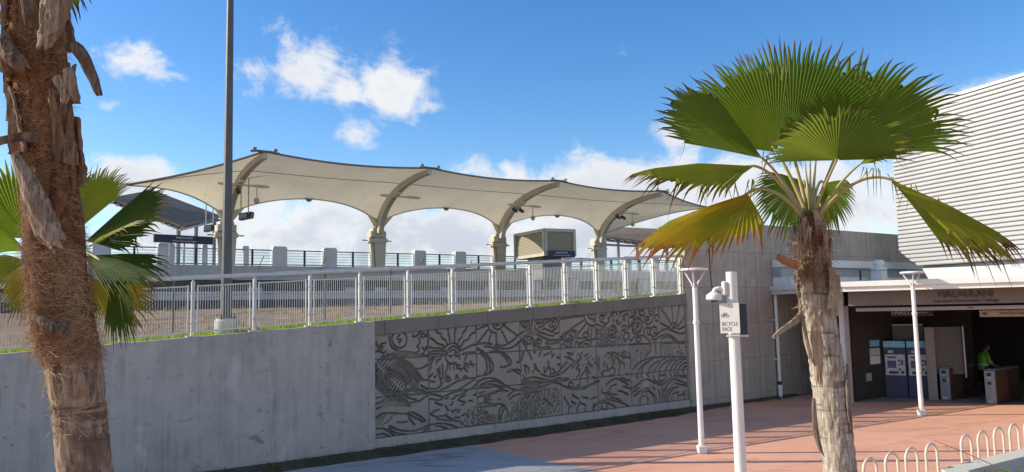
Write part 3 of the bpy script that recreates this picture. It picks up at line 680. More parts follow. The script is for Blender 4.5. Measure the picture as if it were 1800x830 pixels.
# ------------------------------------------------------------------ railing on the wall
M_rail = plain("galvanised_white_steel", (.66, .66, .62), .42, metal=.25, var=.08, scale=5)
M_picket = plain("picket_steel", (.62, .62, .59), .45, metal=.3, var=.08, scale=5)
railing = thing('railing', 'pale steel picket railing with a round top rail along the sloping wall', 'railing', wl(-4, .15, 3))
PX = [(212, 602), (338, 592), (447, 582), (545, 572), (633, 563), (718, 556), (796, 549), (868, 543), (933, 537), (994, 532), (1050, 527), (1101, 523), (1150, 519), (1197, 516)]
UP_ = [wall_hit(x, y, .15)[1] for x, y in PX]
step = UP_[0] - UP_[1]
UP_ = [UP_[0] + step * k for k in (4, 3, 2, 1)] + UP_
def rz(u): return zt(u) + 1.27
for u in UP_:
    mb = MB(); b = zt(u)
    for s in (-1, 1): mb.box(wl(u + s * .026, .15, b + .60), .014, .075, 1.16, G, N)
    mb.box(wl(u, .15, b + .66), .040, .045, 1.10, G, N); mb.tube([wl(u, .15, b + 1.16), wl(u, .15, rz(u) - .03)], .022, 8)
    for q in (.30, .95): mb.box(wl(u, .15, b + q), .09, .085, .022, G, N)
    p = mb.build('post', M_rail, railing)
    mb = MB(); mb.box(wl(u, .15, b + .018), .26, .14, .030, G, N); mb.build('base_plate', M_rail, p)
mb = MB(); ends = [UP_[0] - .6, UP_[-1] + .1]
mb.tube([wl(u, .15, rz(u)) for u in np.linspace(*ends, 40)], .046, 12); mb.build('top_rail', M_rail, railing, smooth=True)
for a, b in zip(UP_[:-1], UP_[1:]):
    mb = MB(); a2, b2 = a + .10, b - .10
    def bar(u1, u2, dz, hgt, th=.03):
        mb.slab(wl(u1), wl(u2), (zt(u1) + dz, zt(u2) + dz), (zt(u1) + dz + hgt, zt(u2) + dz + hgt), .15 - th / 2, .15 + th / 2, N)
    bar(a2, b2, 1.07, .03); bar(a2, b2, .09, .03)
    for u in (a2, b2): mb.box(wl(u, .15, zt(u) + .60), .028, .032, 1.02, G, N)
    k = max(8, int((b2 - a2) / .052))
    for i in range(1, k):
        u = a2 + (b2 - a2) * i / k; mb.box(wl(u, .15, zt(u) + .595), .008, .008, .96, G, N)
    for q in (.30, .95): 
        for (u, v) in ((a, a2), (b2, b)): mb.box(wl((u + v) / 2, .15, zt(u) + q), .075, .012, .018, G, N)
    mb.build('picket_panel', M_picket, railing)

# ------------------------------------------------------------------ tall light pole behind the railing
M_galv = plain("galvanised_steel", (.125, .13, .13), .55, metal=.35, var=.10, scale=4)
q, upole = wall_hit(397, 585, .75); zb = terr_z(upole, .75)
pole = thing('tall_pole', 'very tall grey galvanised light pole on a concrete pedestal behind the railing', 'pole', wl(upole, .75, zb))
mb = MB(); c = wl(upole, .75, zb)
mb.lathe(c, [(.25, -.3), (.25, .34), (.22, .40)], 24); mb.build('pedestal', M_pedestal, pole)
mb = MB(); mb.lathe(c, [(.118, .44), (.112, 1.5), (.10, 3.5), (.075, 8.5), (.055, 12.5)], 12); mb.build('shaft', M_galv, pole, smooth=False)
mb = MB(); mb.box(c + Vector((0, 0, .42)), .40, .40, .035, G, N, bev=.02)
for sx in (-1, 1):
    for sy in (-1, 1): mb.lathe(c + G * sx * .15 + N * sy * .15 + Vector((0, 0, .40)), [(.02, 0), (.02, .10)], 6)
mb.build('base_flange', M_galv, pole)
mb = MB(); mb.box(c + G * .0 - N * .115 + Vector((0, 0, .95)), .10, .012, .18, G, N); mb.build('hatch', M_galv, pole)
mb = MB(); mb.tube([c + Vector((0, 0, 12.4)), c + Vector((.3, -.1, 12.7)), c + Vector((1.2, -.4, 12.8))], .035, 8); mb.box(c + Vector((1.6, -.5, 12.8)), .9, .3, .12, (.95, -.3, 0), (.3, .95, 0), bev=.03); mb.build('lamp_arm', M_galv, pole)

# ------------------------------------------------------------------ platform and tensile canopy
C1 = at_y(395, 395, 42.0); C1 = Vector((C1.x, 42.0, 0))
def cl(t, w=0.0, z=0.0):                      # t along the platform, w towards the viewer
    p = C1 + G * t - N * w; return Vector((p.x, p.y, z))
T_COL = [0, 9, 18, 27]
ZP = 6.05                                      # top of solid parapet
plat = thing('platform', 'raised station platform with pale parapet, concrete pillars and glass panels', 'platform', cl(12, 0, 3.4))
mb = MB(); mb.slab(cl(-30), cl(75), 3.2, 5.25, -.3, .3, N); mb.build('trackside_wall', M_platdark, plat)  # dark tone paints in the shadow of the trackway below the platform edge
mb = MB(); mb.slab(cl(-30), cl(75), 5.25, ZP, -.38, -.12, N); mb.build('parapet', M_plat, plat)
mb = MB(); mb.slab(cl(-30), cl(75), 5.0, 5.24, .3, 9.0, N); mb.build('deck', M_plat, plat)
M_pillar = plain("pillar_paint", (.60, .61, .62), .6, var=.06, scale=2)
M_mull = plain("dark_mullion", (.03, .032, .035), .4, metal=.4)
M_greyrail = plain("grey_rail", (.22, .23, .24), .45, metal=.5)
def glass_mat():
    m, t, p, o = new_mat("clear_glass")
    tr = t.node('ShaderNodeBsdfTransparent'); tr.inputs[0].default_value = (.90, .95, .96, 1)
    gl = t.node('ShaderNodeBsdfGlossy'); gl.inputs['Roughness'].default_value = .03; gl.inputs['Color'].default_value = (.8, .9, .95, 1)
    fr = t.node('ShaderNodeFresnel'); fr.inputs[0].default_value = 1.5
    ms = t.node('ShaderNodeMixShader'); t.l.new(t.math('MULTIPLY', fr.outputs[0], .6), ms.inputs[0]); t.l.new(tr.outputs[0], ms.inputs[1]); t.l.new(gl.outputs[0], ms.inputs[2])
    t.l.new(ms.outputs[0], o.inputs[0]); return m
M_glass = glass_mat()
tt = [-3 * k for k in range(8, 0, -1)] + [3 * k for k in range(0, 24)]
def pillar(t, w, d, h, capn=True):
    mb = MB(); mb.box(cl(t, .02, (ZP - .8 + h) / 2), w, d, h - ZP + .8, G, N)
    if capn: mb.box(cl(t, .02, h + .03), w * .86, d * .86, .06, G, N)
    mb.build('pillar', M_pillar, plat)
for t in tt: pillar(t, .82 if t not in T_COL else .74, .5, 7.12 if t not in T_COL else 7.02)
for t in (-1.05, 1.15): pillar(t, .28, .28, 7.1)
for t in tt:
    mb = MB(); mb.box(cl(t + 1.5, .06, 6.5), .10, .10, .98, G, N); mb.build('mullion', M_mull, plat)
    mb = MB(); mb.box(cl(t + 1.5, .0, 6.52), 2.1, .012, .72, G, N); mb.build('glass_panel', M_glass, plat)
mb = MB(); mb.slab(cl(-30), cl(75), 6.92, 6.985, -.09, -.04, N); mb.slab(cl(-30), cl(75), 6.10, 6.16, -.16, -.10, N)
for z in (6.32, 6.48, 6.64, 6.80): mb.tube([cl(-30, .10, z), cl(75, .10, z)], .011, 5)
mb.build('guard_rail', M_greyrail, plat)
# small sloping stays, as seen against the parapet
for t in (1.9, 5.5, 12.0, 15.6, 21.8, 29.0):
    mb = MB(); mb.tube([cl(t - .2, .5, 5.9), cl(t + .12, .5, 6.62)], .025, 6); mb.build('stay', M_greyrail, plat)
# trackside notices on the dark wall
M_notice = plain("notice_white", (.55, .57, .60), .5)
for t in (1.6, 7.3, 9.2, 13.8, 17.2, 23.4, 29.5):
    mb = MB(); mb.box(cl(t, .315, 4.72), .8, .02, .22, G, N); mb.build('notice', M_notice, plat)
for t, w_, lab in ((20.6, 1.0, 'white equipment cabinet at the platform edge left of the plant box'), (24.2, .8, 'narrow white equipment cabinet below the plant box'), (31.5, 1.3, 'wide white equipment cabinet near the right end of the platform')):
    c = cl(t, .62, 4.35); S = thing('equipment_cabinet', lab, 'cabinet', cl(t, .62, 3.68), 'cabinets beside the platform')
    MB().box(cl(t, .62, 4.55), w_, .5, 1.7, G, N, bev=.03).build('cabinet', M_pillar, S)
    for s_ in (-1, 1): MB().box(cl(t + s_ * w_ * .24, .885, 4.75), w_ * .42, .02, 1.05, G, N).build('door', M_notice, S)
    MB().box(cl(t, .62, 5.43), w_ + .1, .6, .06, G, N).build('lid', M_greyrail, S)
# low barrier beside the track
bar_ = thing('track_barrier', 'long low pale concrete barrier between the terrace and the track', 'barrier', cl(10, 9, 3.5))
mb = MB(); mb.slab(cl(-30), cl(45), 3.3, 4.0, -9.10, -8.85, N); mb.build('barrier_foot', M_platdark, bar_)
mb = MB(); mb.slab(cl(-30), cl(45), 4.0, 4.30, -9.15, -8.85, N); mb.build('barrier_body', M_plat, bar_)
mb = MB(); mb.slab(cl(-30), cl(45), 4.30, 4.36, -9.2, -8.8, N); mb.build('barrier_cap', M_pillar, bar_)
tag(flat('track_bed', [cl(-30, 8.8), cl(45, 8.8), cl(45, .3), cl(-30, .3)], 3.68, plain("track_gravel", (.10, .095, .09), .95, var=.2, scale=4)))

# canopy ------------------------------------------------------------
def fabric_mat():
    m, t, p, o = new_mat("cream_membrane")
    src = t.node('ShaderNodeNewGeometry').outputs['Position']
    c = t.mix(t.smooth(t.noise(src, .5, 5, .6), .3, .75), (.78, .75, .65), (.68, .65, .555))
    sf = t.math('FRACT', t.math('DIVIDE', t.dot(src, tuple(G)), 1.5)); wl_ = t.math('LESS_THAN', t.math('ABSOLUTE', t.math('SUBTRACT', sf, .5)), .013)
    c = t.mix(t.math('MULTIPLY', wl_, .22), c, (.35, .31, .24))
    gr = t.smooth(t.noise(src, 1.6, 6, .65, 1.0), .58, .75); c = t.mix(t.math('MULTIPLY', gr, .25), c, (.40, .36, .28))
    t.l.new(c, p.inputs['Base Color']); p.inputs['Roughness'].default_value = .7; p.inputs['Specular IOR Level'].default_value = .2
    tr = t.node('ShaderNodeBsdfTranslucent'); t.l.new(t.mix(1.0, c, (1.0, .93, .78), 'MULTIPLY'), tr.inputs[0])
    ms = t.node('ShaderNodeMixShader'); ms.inputs[0].default_value = .28; t.l.new(p.outputs[0], ms.inputs[1]); t.l.new(tr.outputs[0], ms.inputs[2]); t.l.new(ms.outputs[0], o.inputs[0])
    return m
M_fab = fabric_mat()
M_beige = plain("beige_steel", (.54, .49, .39), .5, var=.07, scale=1.5)
M_edge = plain("dark_edge_cable", (.24, .22, .19), .5, metal=.3)
M_fit = plain("lamp_grey", (.55, .52, .45), .4, metal=.2)
canopy = thing('platform_canopy', 'cream tensile fabric canopy on curved arms over the station platform', 'canopy', cl(14, 0, 5.3))
ZC, ZK, RA = 8.25, 11.05, 6.75                 # column head, peak height, reach of the arm
def arm_pt(t, s):                              # s 0..1 along the arm
    a = s * math.pi / 2
    w = RA * (1 - math.cos(a)) ** 1.0 if False else RA * (0.20 * s + 0.80 * s ** 1.75)
    z = ZC + (ZK - ZC) * (1 - (1 - s) ** 2.15)
    return cl(t, w + .25, z)
def arm_w(s): return RA * (0.20 * s + 0.80 * s ** 1.75) + .25
def arm_z(s): return ZC + (ZK - ZC) * (1 - (1 - s) ** 2.15)
def fab_pt(t0, t1, k, s, lo0=True, lo1=True):
    """point of the membrane bay between the arms at t0 and t1; k across, s from low edge to ridge"""
    q = 4 * k * (1 - k)
    s_lo = .07 + (.24) * q ** .8                # low edge scallops up between the arms
    ss = s_lo + (1 - s_lo) * s
    w = arm_w(ss) - .32 * q * s ** 2           # ridge edge pulled in between the peaks
    z = arm_z(ss) - .19 * q * s ** 1.5 - .22 * q * math.sin(math.pi * s) + .05
    t = t0 + (t1 - t0) * k
    return cl(t, w, z)
def bay(P, nk, ns):
    mb = MB()
    for i in range(nk + 1):
        for j in range(ns + 1): mb.v.append(tuple(P(i / nk, j / ns))); mb.a.append(0)
    for i in range(nk):
        for j in range(ns):
            a = i * (ns + 1) + j; mb.f.append((a, a + ns + 1, a + ns + 2, a + 1)); mb.m.append(0)
    mb.build('fabric_panel', M_fab, canopy, smooth=True)
    mb = MB()
    mb.tube([P(i / nk, 1) + Vector((0, 0, .03)) for i in range(nk + 1)], .055, 8)
    mb.build('ridge_edge', M_edge, canopy)
    mb = MB(); mb.tube([P(i / nk, 0) for i in range(nk + 1)], .04, 6); mb.build('edge_cable', M_beige, canopy)
    mb = MB(); mb.tube([P(i / nk, .60) + Vector((0, 0, -.02)) for i in range(nk + 1)], .016, 5); mb.build('seam_cable', M_edge, canopy)
for t0, t1 in zip(T_COL[:-1], T_COL[1:]): bay(lambda k, s: fab_pt(t0, t1, k, s), 22, 12)
# pointed end bays
def end_bay(tc, tip):
    P0 = lambda s: fab_pt(tc, tc + 1, 0, s)
    def P(k, s):
        a = P0(s); lo = P0(0); q = math.sin(math.pi * k)
        z = a.lerp(tip, k)
        ins = .16 * (1 - s) * q * 1.6
        z = z + (P0(.9) - lo) * ins * .55
        z.z -= .16 * q * s
        return z
    bay(P, 16, 12)
tipL = at_y(222, 326, 38.2); tipL = on_plane(222, 326, cl(0, 3.6), N)
end_bay(0, tipL)
tipR = cl(33.5, 5.4, 10.55)
end_bay(27, tipR)
mb = MB()
for (tp, tcol, back) in ((tipL, 0, -1), (tipR, 27, 1)):
    d = (tp - cl(tcol, 4, 9.9)).normalized()
    for dz in (.10, -.12): mb.tube([tp + Vector((0, 0, dz * .4)), tp + d * .75 + Vector((0, 0, dz))], .06, 8)
mb.build('cable_anchor', M_whitemetal, canopy)
for t in T_COL:
    mb = MB(); n_ = 14                         # tapered box arm
    for i in range(n_ + 1):
        s = i / n_; p = arm_pt(t, s); d = (arm_pt(t, min(1, s + .02)) - arm_pt(t, max(0, s - .02))).normalized(); nn = d.cross(G)
        hw = .17 - .05 * s; hd = .30 - .17 * s
        for a, b in ((-1, -1), (1, -1), (1, 1), (-1, 1)): mb.v.append(tuple(p + G * hw * a + nn * hd * b - nn * hd * 1.0 * (1 if nn.z > 0 else -1))); mb.a.append(0)
    for i in range(n_):
        for j in range(4): j2 = (j + 1) % 4; mb.f.append((i * 4 + j, i * 4 + j2, i * 4 + 4 + j2, i * 4 + 4 + j)); mb.m.append(0)
    mb.f.append((3, 2, 1, 0)); mb.m.append(0); k4 = n_ * 4; mb.f.append((k4, k4 + 1, k4 + 2, k4 + 3)); mb.m.append(0)
    arm = mb.build('arm', M_beige, canopy)
    mb = MB(); pk = arm_pt(t, 1)
    mb.box(pk + Vector((0, 0, .07)), .7, .26, .08, G, N, bev=.03)
    for s_ in (-1, 1):
        mb.tube([pk + G * .25 * s_ + Vector((0, 0, .09)), pk + G * .7 * s_ + Vector((0, 0, .03))], .055, 8)
        mb.box(pk + G * .5 * s_ + Vector((0, 0, .18)), .16, .2, .10, G, N)
    mb.build('peak_clamp', M_edge, arm)
    mb = MB()                                   # triangular web at the foot of the membrane
    for s_ in (-1, 1):
        fp = fab_pt(t, t + 9 * s_, .10, 0); mb.prism([cl(t + s_ * .12, .45, ZC - .02), fp, cl(t + s_ * .12, .55, ZC + .75)], -N * .03)
    mb.build('foot_membrane', M_fab, canopy)
    mb = MB(); mb.box(cl(t, .2, ZC - .17), 1.02, .66, .40, G, N, bev=.04)
    mb.box(cl(t, .2, ZC + .10), .74, .6, .2, G, N)
    cap = mb.build('column_head', M_beige, canopy)
    mb = MB(); mb.box(cl(t, .22, ZC - .55), 1.22, .5, .24, G, N)
    for s_ in (-1, 1): mb.tube([cl(t + s_ * .5, .22, ZC - .55), cl(t + s_ * .98, .22, ZC - .55)], .04, 6)
    mb.build('bracket', M_beige, cap)
    mb = MB()                                   # split tapered column: broad front leg, thin raked stay behind
    z0, z1 = 5.25, ZC - .36
    def q4(c, z, hx, hy): return [cl(c + a * hx, .2 + b * hy, z) for a, b in ((-1, -1), (1, -1), (1, 1), (-1, 1))]
    mb.add(q4(t + .16, z0, .26, .2) + q4(t + .14, z1, .40, .24), [(0, 1, 5, 4), (1, 2, 6, 5), (2, 3, 7, 6), (3, 0, 4, 7), (3, 2, 1, 0), (4, 5, 6, 7)])
    mb.build('column', M_beige, canopy)
    mb = MB(); mb.add(q4(t - .16, z0, .07, .12) + q4(t - .42, z1, .10, .14), [(0, 1, 5, 4), (1, 2, 6, 5), (2, 3, 7, 6), (3, 0, 4, 7), (3, 2, 1, 0), (4, 5, 6, 7)])
    mb.build('strut', M_beige, canopy)

# fittings hung from the arms ------------------------------------------------
ORD = {0: 'behind the tall pole', 9: 'second from left', 18: 'left of the plant box', 27: 'right of the plant box', 36: 'behind the palm leaves'}
M_black = plain("matt_black", (.03, .03, .032), .45)
M_lens = plain("lens_grey", (.5, .5, .48), .25)
for t in T_COL:
    p = arm_pt(t, .60) - Vector((0, 0, .62))
    L = thing('canopy_lamp', 'flat oval lamp pair hung under the canopy arm ' + ORD[t], 'lamp', p, 'lamps under the canopy arms')
    mb = MB(); mb.tube([p + Vector((0, 0, .62)), p + Vector((0, 0, -.02))], .05, 6); mb.box(p + Vector((0, 0, .3)), .3, .3, .34, G, N); mb.build('stem', M_fit, L)
    mb = MB(); mb.tube([p - G * .9, p + G * .7], .045, 6); mb.build('crossbar', M_fit, L)
    for s_ in (-1, 1):
        mb = MB(); c = p + G * (.85 * s_ + .1)
        mb.tube([c - G * .48, c - G * .42, c - G * .15, c + G * .2, c + G * .42, c + G * .48], [.03, .10, .15, .15, .10, .03], 10, flat=.35)
        mb.build('lamp_head', M_fit, L, smooth=True)
    if t in (0, 18, 27):
        C = thing('security_camera', 'small dome and box cameras under the canopy arm ' + ORD[t], 'camera', p - G * .3, 'cameras under the canopy')
        c = p - Vector((0, 0, .1))
        for q_ in (-.75, -.25):
            mb = MB(); mb.tube([c + G * q_ + Vector((0, 0, .1)), c + G * q_ - Vector((0, 0, .15))], .03, 6); mb.box(c + G * q_ - Vector((0, 0, .25)) - N * .08, .2, .42, .2, G, (N * .9 + Vector((0, 0, .4))).normalized(), None, bev=.02); mb.build('camera_body', M_black, C)
        mb = MB(); mb.tube([c + G * .75, c + G * .75 - Vector((0, 0, .55))], .03, 6); mb.lathe(c + G * .75 - Vector((0, 0, .85)), [(.03, 0), (.13, .08), (.16, .2), (.12, .3), (.04, .34)], 12); mb.build('dome', M_fit, C)
for px, py, d_, lab, rods in ((430, 380, 40.0, 'black loudspeaker hung on two rods right of the tall pole', 2.7), (368, 401, 42.5, 'smaller black loudspeaker hung on two rods left of the tall pole', 1.7)):
    p = at_y(px, py, d_); S = thing('loudspeaker', lab, 'loudspeaker', p, 'hanging loudspeakers')
    X = (G * .8 - N * .6).normalized(); Y = X.cross(Vector((0, 0, 1)))
    mb = MB(); mb.prism([p - X * .33 - Vector((0, 0, .20)), p + X * .33 - Vector((0, 0, .08)), p + X * .36 + Vector((0, 0, .24)), p - X * .30 + Vector((0, 0, .16))], -Y * .42); mb.build('cabinet', M_black, S)
    mb = MB(); mb.prism([p - X * .29 - Vector((0, 0, .16)), p + X * .10 - Vector((0, 0, .09)), p + X * .10 + Vector((0, 0, .17)), p - X * .27 + Vector((0, 0, .12))], Y * .012); mb.build('grille', M_greyrail, S)
    mb = MB()
    for s_ in (-.2, .2): mb.tube([p + X * s_ + Vector((0, 0, .15)), p + X * s_ + Vector((0, 0, rods))], .035, 6)
    mb.build('rod', M_beige, S)

# small sensors on the low edge of the membrane, wire fence and stakes on the terrace
for t0, lab in ((0, 'first full bay beside the tall pole'), (9, 'second bay'), (18, 'bay above the plant box')):
    p = fab_pt(t0, t0 + 9, .47, .03) - Vector((0, 0, .02))
    S = thing('canopy_sensor', 'small dark sensor under the low canopy edge, ' + lab, 'sensor', p, 'sensors under the canopy edge')
    MB().box(p - Vector((0, 0, .03)), .5, .2, .06, G, N).build('bracket', M_fit, S)
    MB().lathe(p - Vector((0, 0, .22)), [(.05, 0), (.15, .05), (.17, .12), (.05, .18)], 12).build('dome', M_greyrail, S)
wf = thing('wire_fence', 'thin grey wire fence with slender posts on the terrace behind the railing', 'fence', wl(-8, 2.3, terr_z(-8, 2.3)))
uf = [wall_hit(x, 560, 2.3)[1] for x in (60, 305, 445, 571, 687, 790, 880, 960)]
for u in uf: MB().tube([wl(u, 2.3, terr_z(u, 2.3) - .1), wl(u, 2.3, terr_z(u, 2.3) + 1.35)], .026, 6).build('post', M_galv, wf)
mb = MB()
for h in (.45, .9, 1.3): mb.tube([wl(u, 2.3, terr_z(u, 2.3) + h) for u in uf], .006, 4)
mb.build('wire', M_galv, wf)
# station name boards
M_navy = plain("navy_sign", (.022, .026, .07), .4)
M_letter = plain("sign_lettering", (.80, .82, .85), .5)
def name_board(pa, pb, h, lab, parent_post=True):
    X = (pb - pa).normalized(); Wd = (pb - pa).length; Y = X.cross(Vector((0, 0, 1))); c = (pa + pb) / 2
    B = thing('name_board', lab, 'sign', c, 'platform name boards')
    mb = MB(); mb.box(c, Wd, .12, h, X, Y, bev=.01); mb.build('board', M_navy, B)
    text_mesh('HALAULANI', h * .38, X, (0, 0, 1), c + Y * .065 + Vector((0, 0, h * .17)), .004).build('lettering', M_letter, B)
    text_mesh('Leeward Community College', h * .25, X, (0, 0, 1), c + Y * .065 - Vector((0, 0, h * .22)), .004).build('lettering', M_letter, B)
    return B, X, Y
a = at_y(270, 418.5, 39.0); b = at_y(374, 420, 41.2)
B, X, Y = name_board(a, Vector((b.x, b.y, a.z)), .42, 'navy HALAULANI name board on two posts at the left end of the platform')
mb = MB()
for k_ in (.28, .52): mb.tube([a.lerp(b, k_) - Y * .1 + Vector((0, 0, .1)), Vector((*(a.lerp(b, k_) - Y * .1).xy, 5.2))], .05, 8)
mb.build('post', M_fit, B)

# screened plant box on the platform
pb0 = at_y(905, 455, 52.0); pbm = at_y(958, 455, 48.6); pb1 = at_y(1012, 455, 49.6)
zt_ = at_y(958, 402, 48.6).z; zb_ = 5.25
M_mesh = plain("olive_mesh", (.40, .365, .27), .8, var=.15, scale=14)
pbx = thing('plant_box', 'beige framed plant enclosure with olive mesh sides on the platform', 'enclosure', Vector((pbm.x, pbm.y, 5.25)))
def vz(p, z): return Vector((p.x, p.y, z))
P0, Pm, P1 = vz(pb0, 0), vz(pbm, 0), vz(pb1, 0); P2 = P0 + P1 - Pm
for a_, b_ in ((P0, Pm), (Pm, P1), (P1, P2), (P2, P0)):
    X = (b_ - a_).normalized(); Y = X.cross(Vector((0, 0, 1))); L_ = (b_ - a_).length; c = (a_ + b_) / 2
    mb = MB(); mb.box(vz(c - Y * .03, (zt_ + 6.7) / 2), L_ - .02, .03, zt_ - 6.7, X, Y)
    for i in range(16): mb.box(vz(c + Y * .0, 6.8 + (zt_ - 6.95) * i / 15), L_ - .2, .03, .02, X, Y)
    mb.build('mesh_panel', M_mesh, pbx)
    mb = MB()
    for z in (6.75, zt_ - .08): mb.box(vz(c + Y * .0, z), L_, .12, .2, X, Y)
    for q_ in (a_ + X * .09, b_ - X * .09): mb.box(vz(q_ + Y * .004, (zt_ + 6.7) / 2), .17, .125, zt_ - 6.7, X, Y)
    mb.build('frame', M_beige, pbx)
mb = MB(); mb.add([vz(p, zt_ + .02) for p in (P0, Pm, P1, P2)] + [vz(p, zt_ - .1) for p in (P0, Pm, P1, P2)], [(0, 1, 2, 3), (7, 6, 5, 4)]); mb.build('top', M_beige, pbx)
mb = MB(); cc = (P0 + P1) / 2; mb.box(vz(cc, 5.95), 1.6, 1.6, 1.5, G, N); mb.build('base', M_greyrail, pbx)
a = at_y(963, 446, 48.2); b = at_y(1010, 447, 49.2)
name_board(a, Vector((b.x, b.y, a.z)), .42, 'navy HALAULANI name board on the mesh side of the plant enclosure')

# shelters of the far platform
M_deckdark = plain("brown_roof_deck", (.30, .225, .165), .9, var=.2, scale=2, spec=.05)
M_steel = plain("blue_grey_steel", (.20, .22, .25), .5, metal=.3)
M_joist = plain('pale_joist', (.50, .45, .38), .7, spec=.1)
def shelter(lab, corners, posts, thick=.18, ns=12):
    S = thing('shelter', lab, 'shelter', vz(corners[0], 5.2))
    a, b, c, d = corners
    mb = MB(); mb.prism([a, b, c, d], Vector((0, 0, thick))); mb.build('roof', M_deckdark, S)
    mb = MB()
    for i in range(ns + 1):
        k = i / ns; mb.tube([a.lerp(d, k) - Vector((0, 0, .16)), b.lerp(c, k) - Vector((0, 0, .16))], .10, 4)
    mb.build('joist', M_joist, S)
    mb = MB()
    for k in (.05, .5, .95): mb.tube([a.lerp(b, k) - Vector((0, 0, .18)), d.lerp(c, k) - Vector((0, 0, .18))], .10, 6)
    mb.build('beam', M_steel, S)
    for p in posts:
        mb = MB(); mb.tube([p, vz(p, 5.1)], .14, 8); mb.build('post', M_steel, S)
    for p, q in zip(posts[:-1], posts[1:]):
        mb = MB(); mb.tube([p - Vector((0, 0, .25)), q - Vector((0, 0, .25))], .09, 6); mb.build('tie', M_steel, S)
shelter('dark slatted shelter roof behind the left end of the canopy', [at_y(196, 352, 46), at_y(268, 338, 58), at_y(388, 383, 60), at_y(316, 400, 48)],
        [at_y(314, 398, 49), at_y(345, 388, 53), at_y(377, 380, 56), at_y(408, 392, 58)])
shelter('grey shelter roof behind the right end of the canopy near the palm', [at_y(1050, 418, 62), at_y(1075, 402, 74), at_y(1230, 408, 84), at_y(1215, 436, 68)],
        [at_y(1063, 425, 63), at_y(1120, 428, 65), at_y(1172, 432, 67), at_y(1086, 420, 72)])
# ------------------------------------------------------------------ station entrance building
EL = at_y(1479, 500, 23.95); EL.z = 0
ER = at_y(1800, 490, 21.8); ER.z = 0
E = (ER - EL).normalized(); EN = Vector((-E.y, E.x, 0))
ER2 = EL + E * 16
def el_(a, b=0.0, z=0.0):
    p = EL + E * a + EN * b; return Vector((p.x, p.y, z))
M_fascia = plain("cream_white_fascia", (.90, .89, .82), .45, var=.05, scale=1.5)
M_beam = plain("taupe_panel", (.23, .21, .19), .55, var=.10, scale=1.2)
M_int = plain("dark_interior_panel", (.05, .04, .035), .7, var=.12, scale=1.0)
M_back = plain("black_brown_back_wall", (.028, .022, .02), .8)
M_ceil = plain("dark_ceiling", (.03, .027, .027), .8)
M_grey = plain("grey_metal_flashing", (.42, .43, .45), .5, metal=.2, var=.08)
st = thing('station_entrance', 'flat roofed station entrance with white fascia, ribbed metal screen and open dark lobby', 'building', el_(2, 2))
uA = wall_hit(1356, 517, -.01)[1]; A = wl(uA, -.01)
# roof slab: polygon in plan
pl = [A, el_(0), ER2, ER2 + EN * 9, wl(uA + 16, -.01)]
mb = MB(); mb.prism([vz(p, 3.70) for p in pl], Vector((0, 0, .24))); mb.build('roof', M_grey, st)
# fascia in two steps along the front, plain gutter along the shaded left eave
mb = MB(); mb.slab(el_(-.06), ER2, 3.80, 3.96, -.10, .10, EN); mb.slab(el_(.04), ER2, 3.655, 3.797, -.03, .12, EN); mb.build('fascia', M_fascia, st)
L_ = (el_(0) - A).length; X = (el_(0) - A).normalized(); Y = Vector((-X.y, X.x, 0))
mb = MB(); mb.slab(A, el_(-.08), 3.80, 3.96, -.10, .10, Y); mb.slab(A, el_(-.02), 3.655, 3.797, -.03, .12, Y); mb.build('fascia', M_whitemetal, st)
# stepped flashing bands against the tall wall
uB = wall_hit(1612, 460, -.3)[1]
for (z0, z1, o0, o1, m_) in ((4.64, 4.92, -.55, -.012, M_whitemetal), (4.27, 4.638, -.40, -.014, M_grey), (3.95, 4.268, -.75, -.013, M_whitemetal)):
    mb = MB(); mb.slab(wl(uA + .12), wl(uB), z0, z1, o0, o1, N); mb.build('flashing', m_, st)
# sunlit upper parapet set back behind the fascia
p0 = on_plane(1634, 488, el_(0, .35), EN); a0 = (p0 - EL).dot(E)
mb = MB(); mb.prism([el_(a0, .35, 3.95), el_(16, .35, 3.95), el_(16, .35, 4.30), el_(a0 - .16, .35, 4.30)], EN * .5); mb.build('parapet', M_fascia, st)
# beam above the opening with raised letters
mb = MB(); mb.slab(el_(.12), el_(16), 3.20, 3.70, .85, 1.15, EN); beam = mb.build('beam', M_beam, st)
M_raised = plain("bronze_letters", (.11, .075, .06), .5)
pc = on_plane(1697, 515, el_(0, .85), EN); pe0 = on_plane(1649, 517, el_(0, .85), EN); pe1 = on_plane(1744, 513, el_(0, .85), EN)
text_mesh('HALAULANI', .27, E, (0, 0, 1), Vector((pc.x, pc.y, 3.485)) - EN * .02, .03, fit=(pe1 - pe0).length).build('lettering', M_raised, beam)
text_mesh('Leeward Community College', .13, E, (0, 0, 1), Vector((pc.x, pc.y, 3.295)) - EN * .012, .02, fit=(pe1 - pe0).length * 1.2).build('lettering', M_raised, beam)
mb = MB(); mb.slab(el_(.3), el_(16), 3.02, 3.13, 1.25, 1.40, EN); tr_ = mb.build('shutter_track', M_grey, st)
M_red = plain("red_mark", (.45, .05, .05), .5)
pr = on_plane(1706, 539, el_(0, 1.25), EN)
mb = MB(); mb.box(Vector((pr.x, pr.y, 3.075)) - EN * .004, .16, .008, .035, E, EN); mb.build('mark', M_red, tr_)
# left pillar; jamb tinted pink to stand for reflected sunlight
PL = at_y(1483, 698, 26.15); PL.z = 0
mb = MB(); mb.slab(PL, PL + E * .17, 0, 3.70, 0, .35, EN); mb.build('pillar', M_whitemetal, st)
mb = MB(); mb.slab(PL + E * .175, PL + E * .30, 0, 3.2, -.05, .3, EN); mb.build('jamb', plain("reflected_pink_jamb", (.46, .36, .30), .5, var=.1), st)
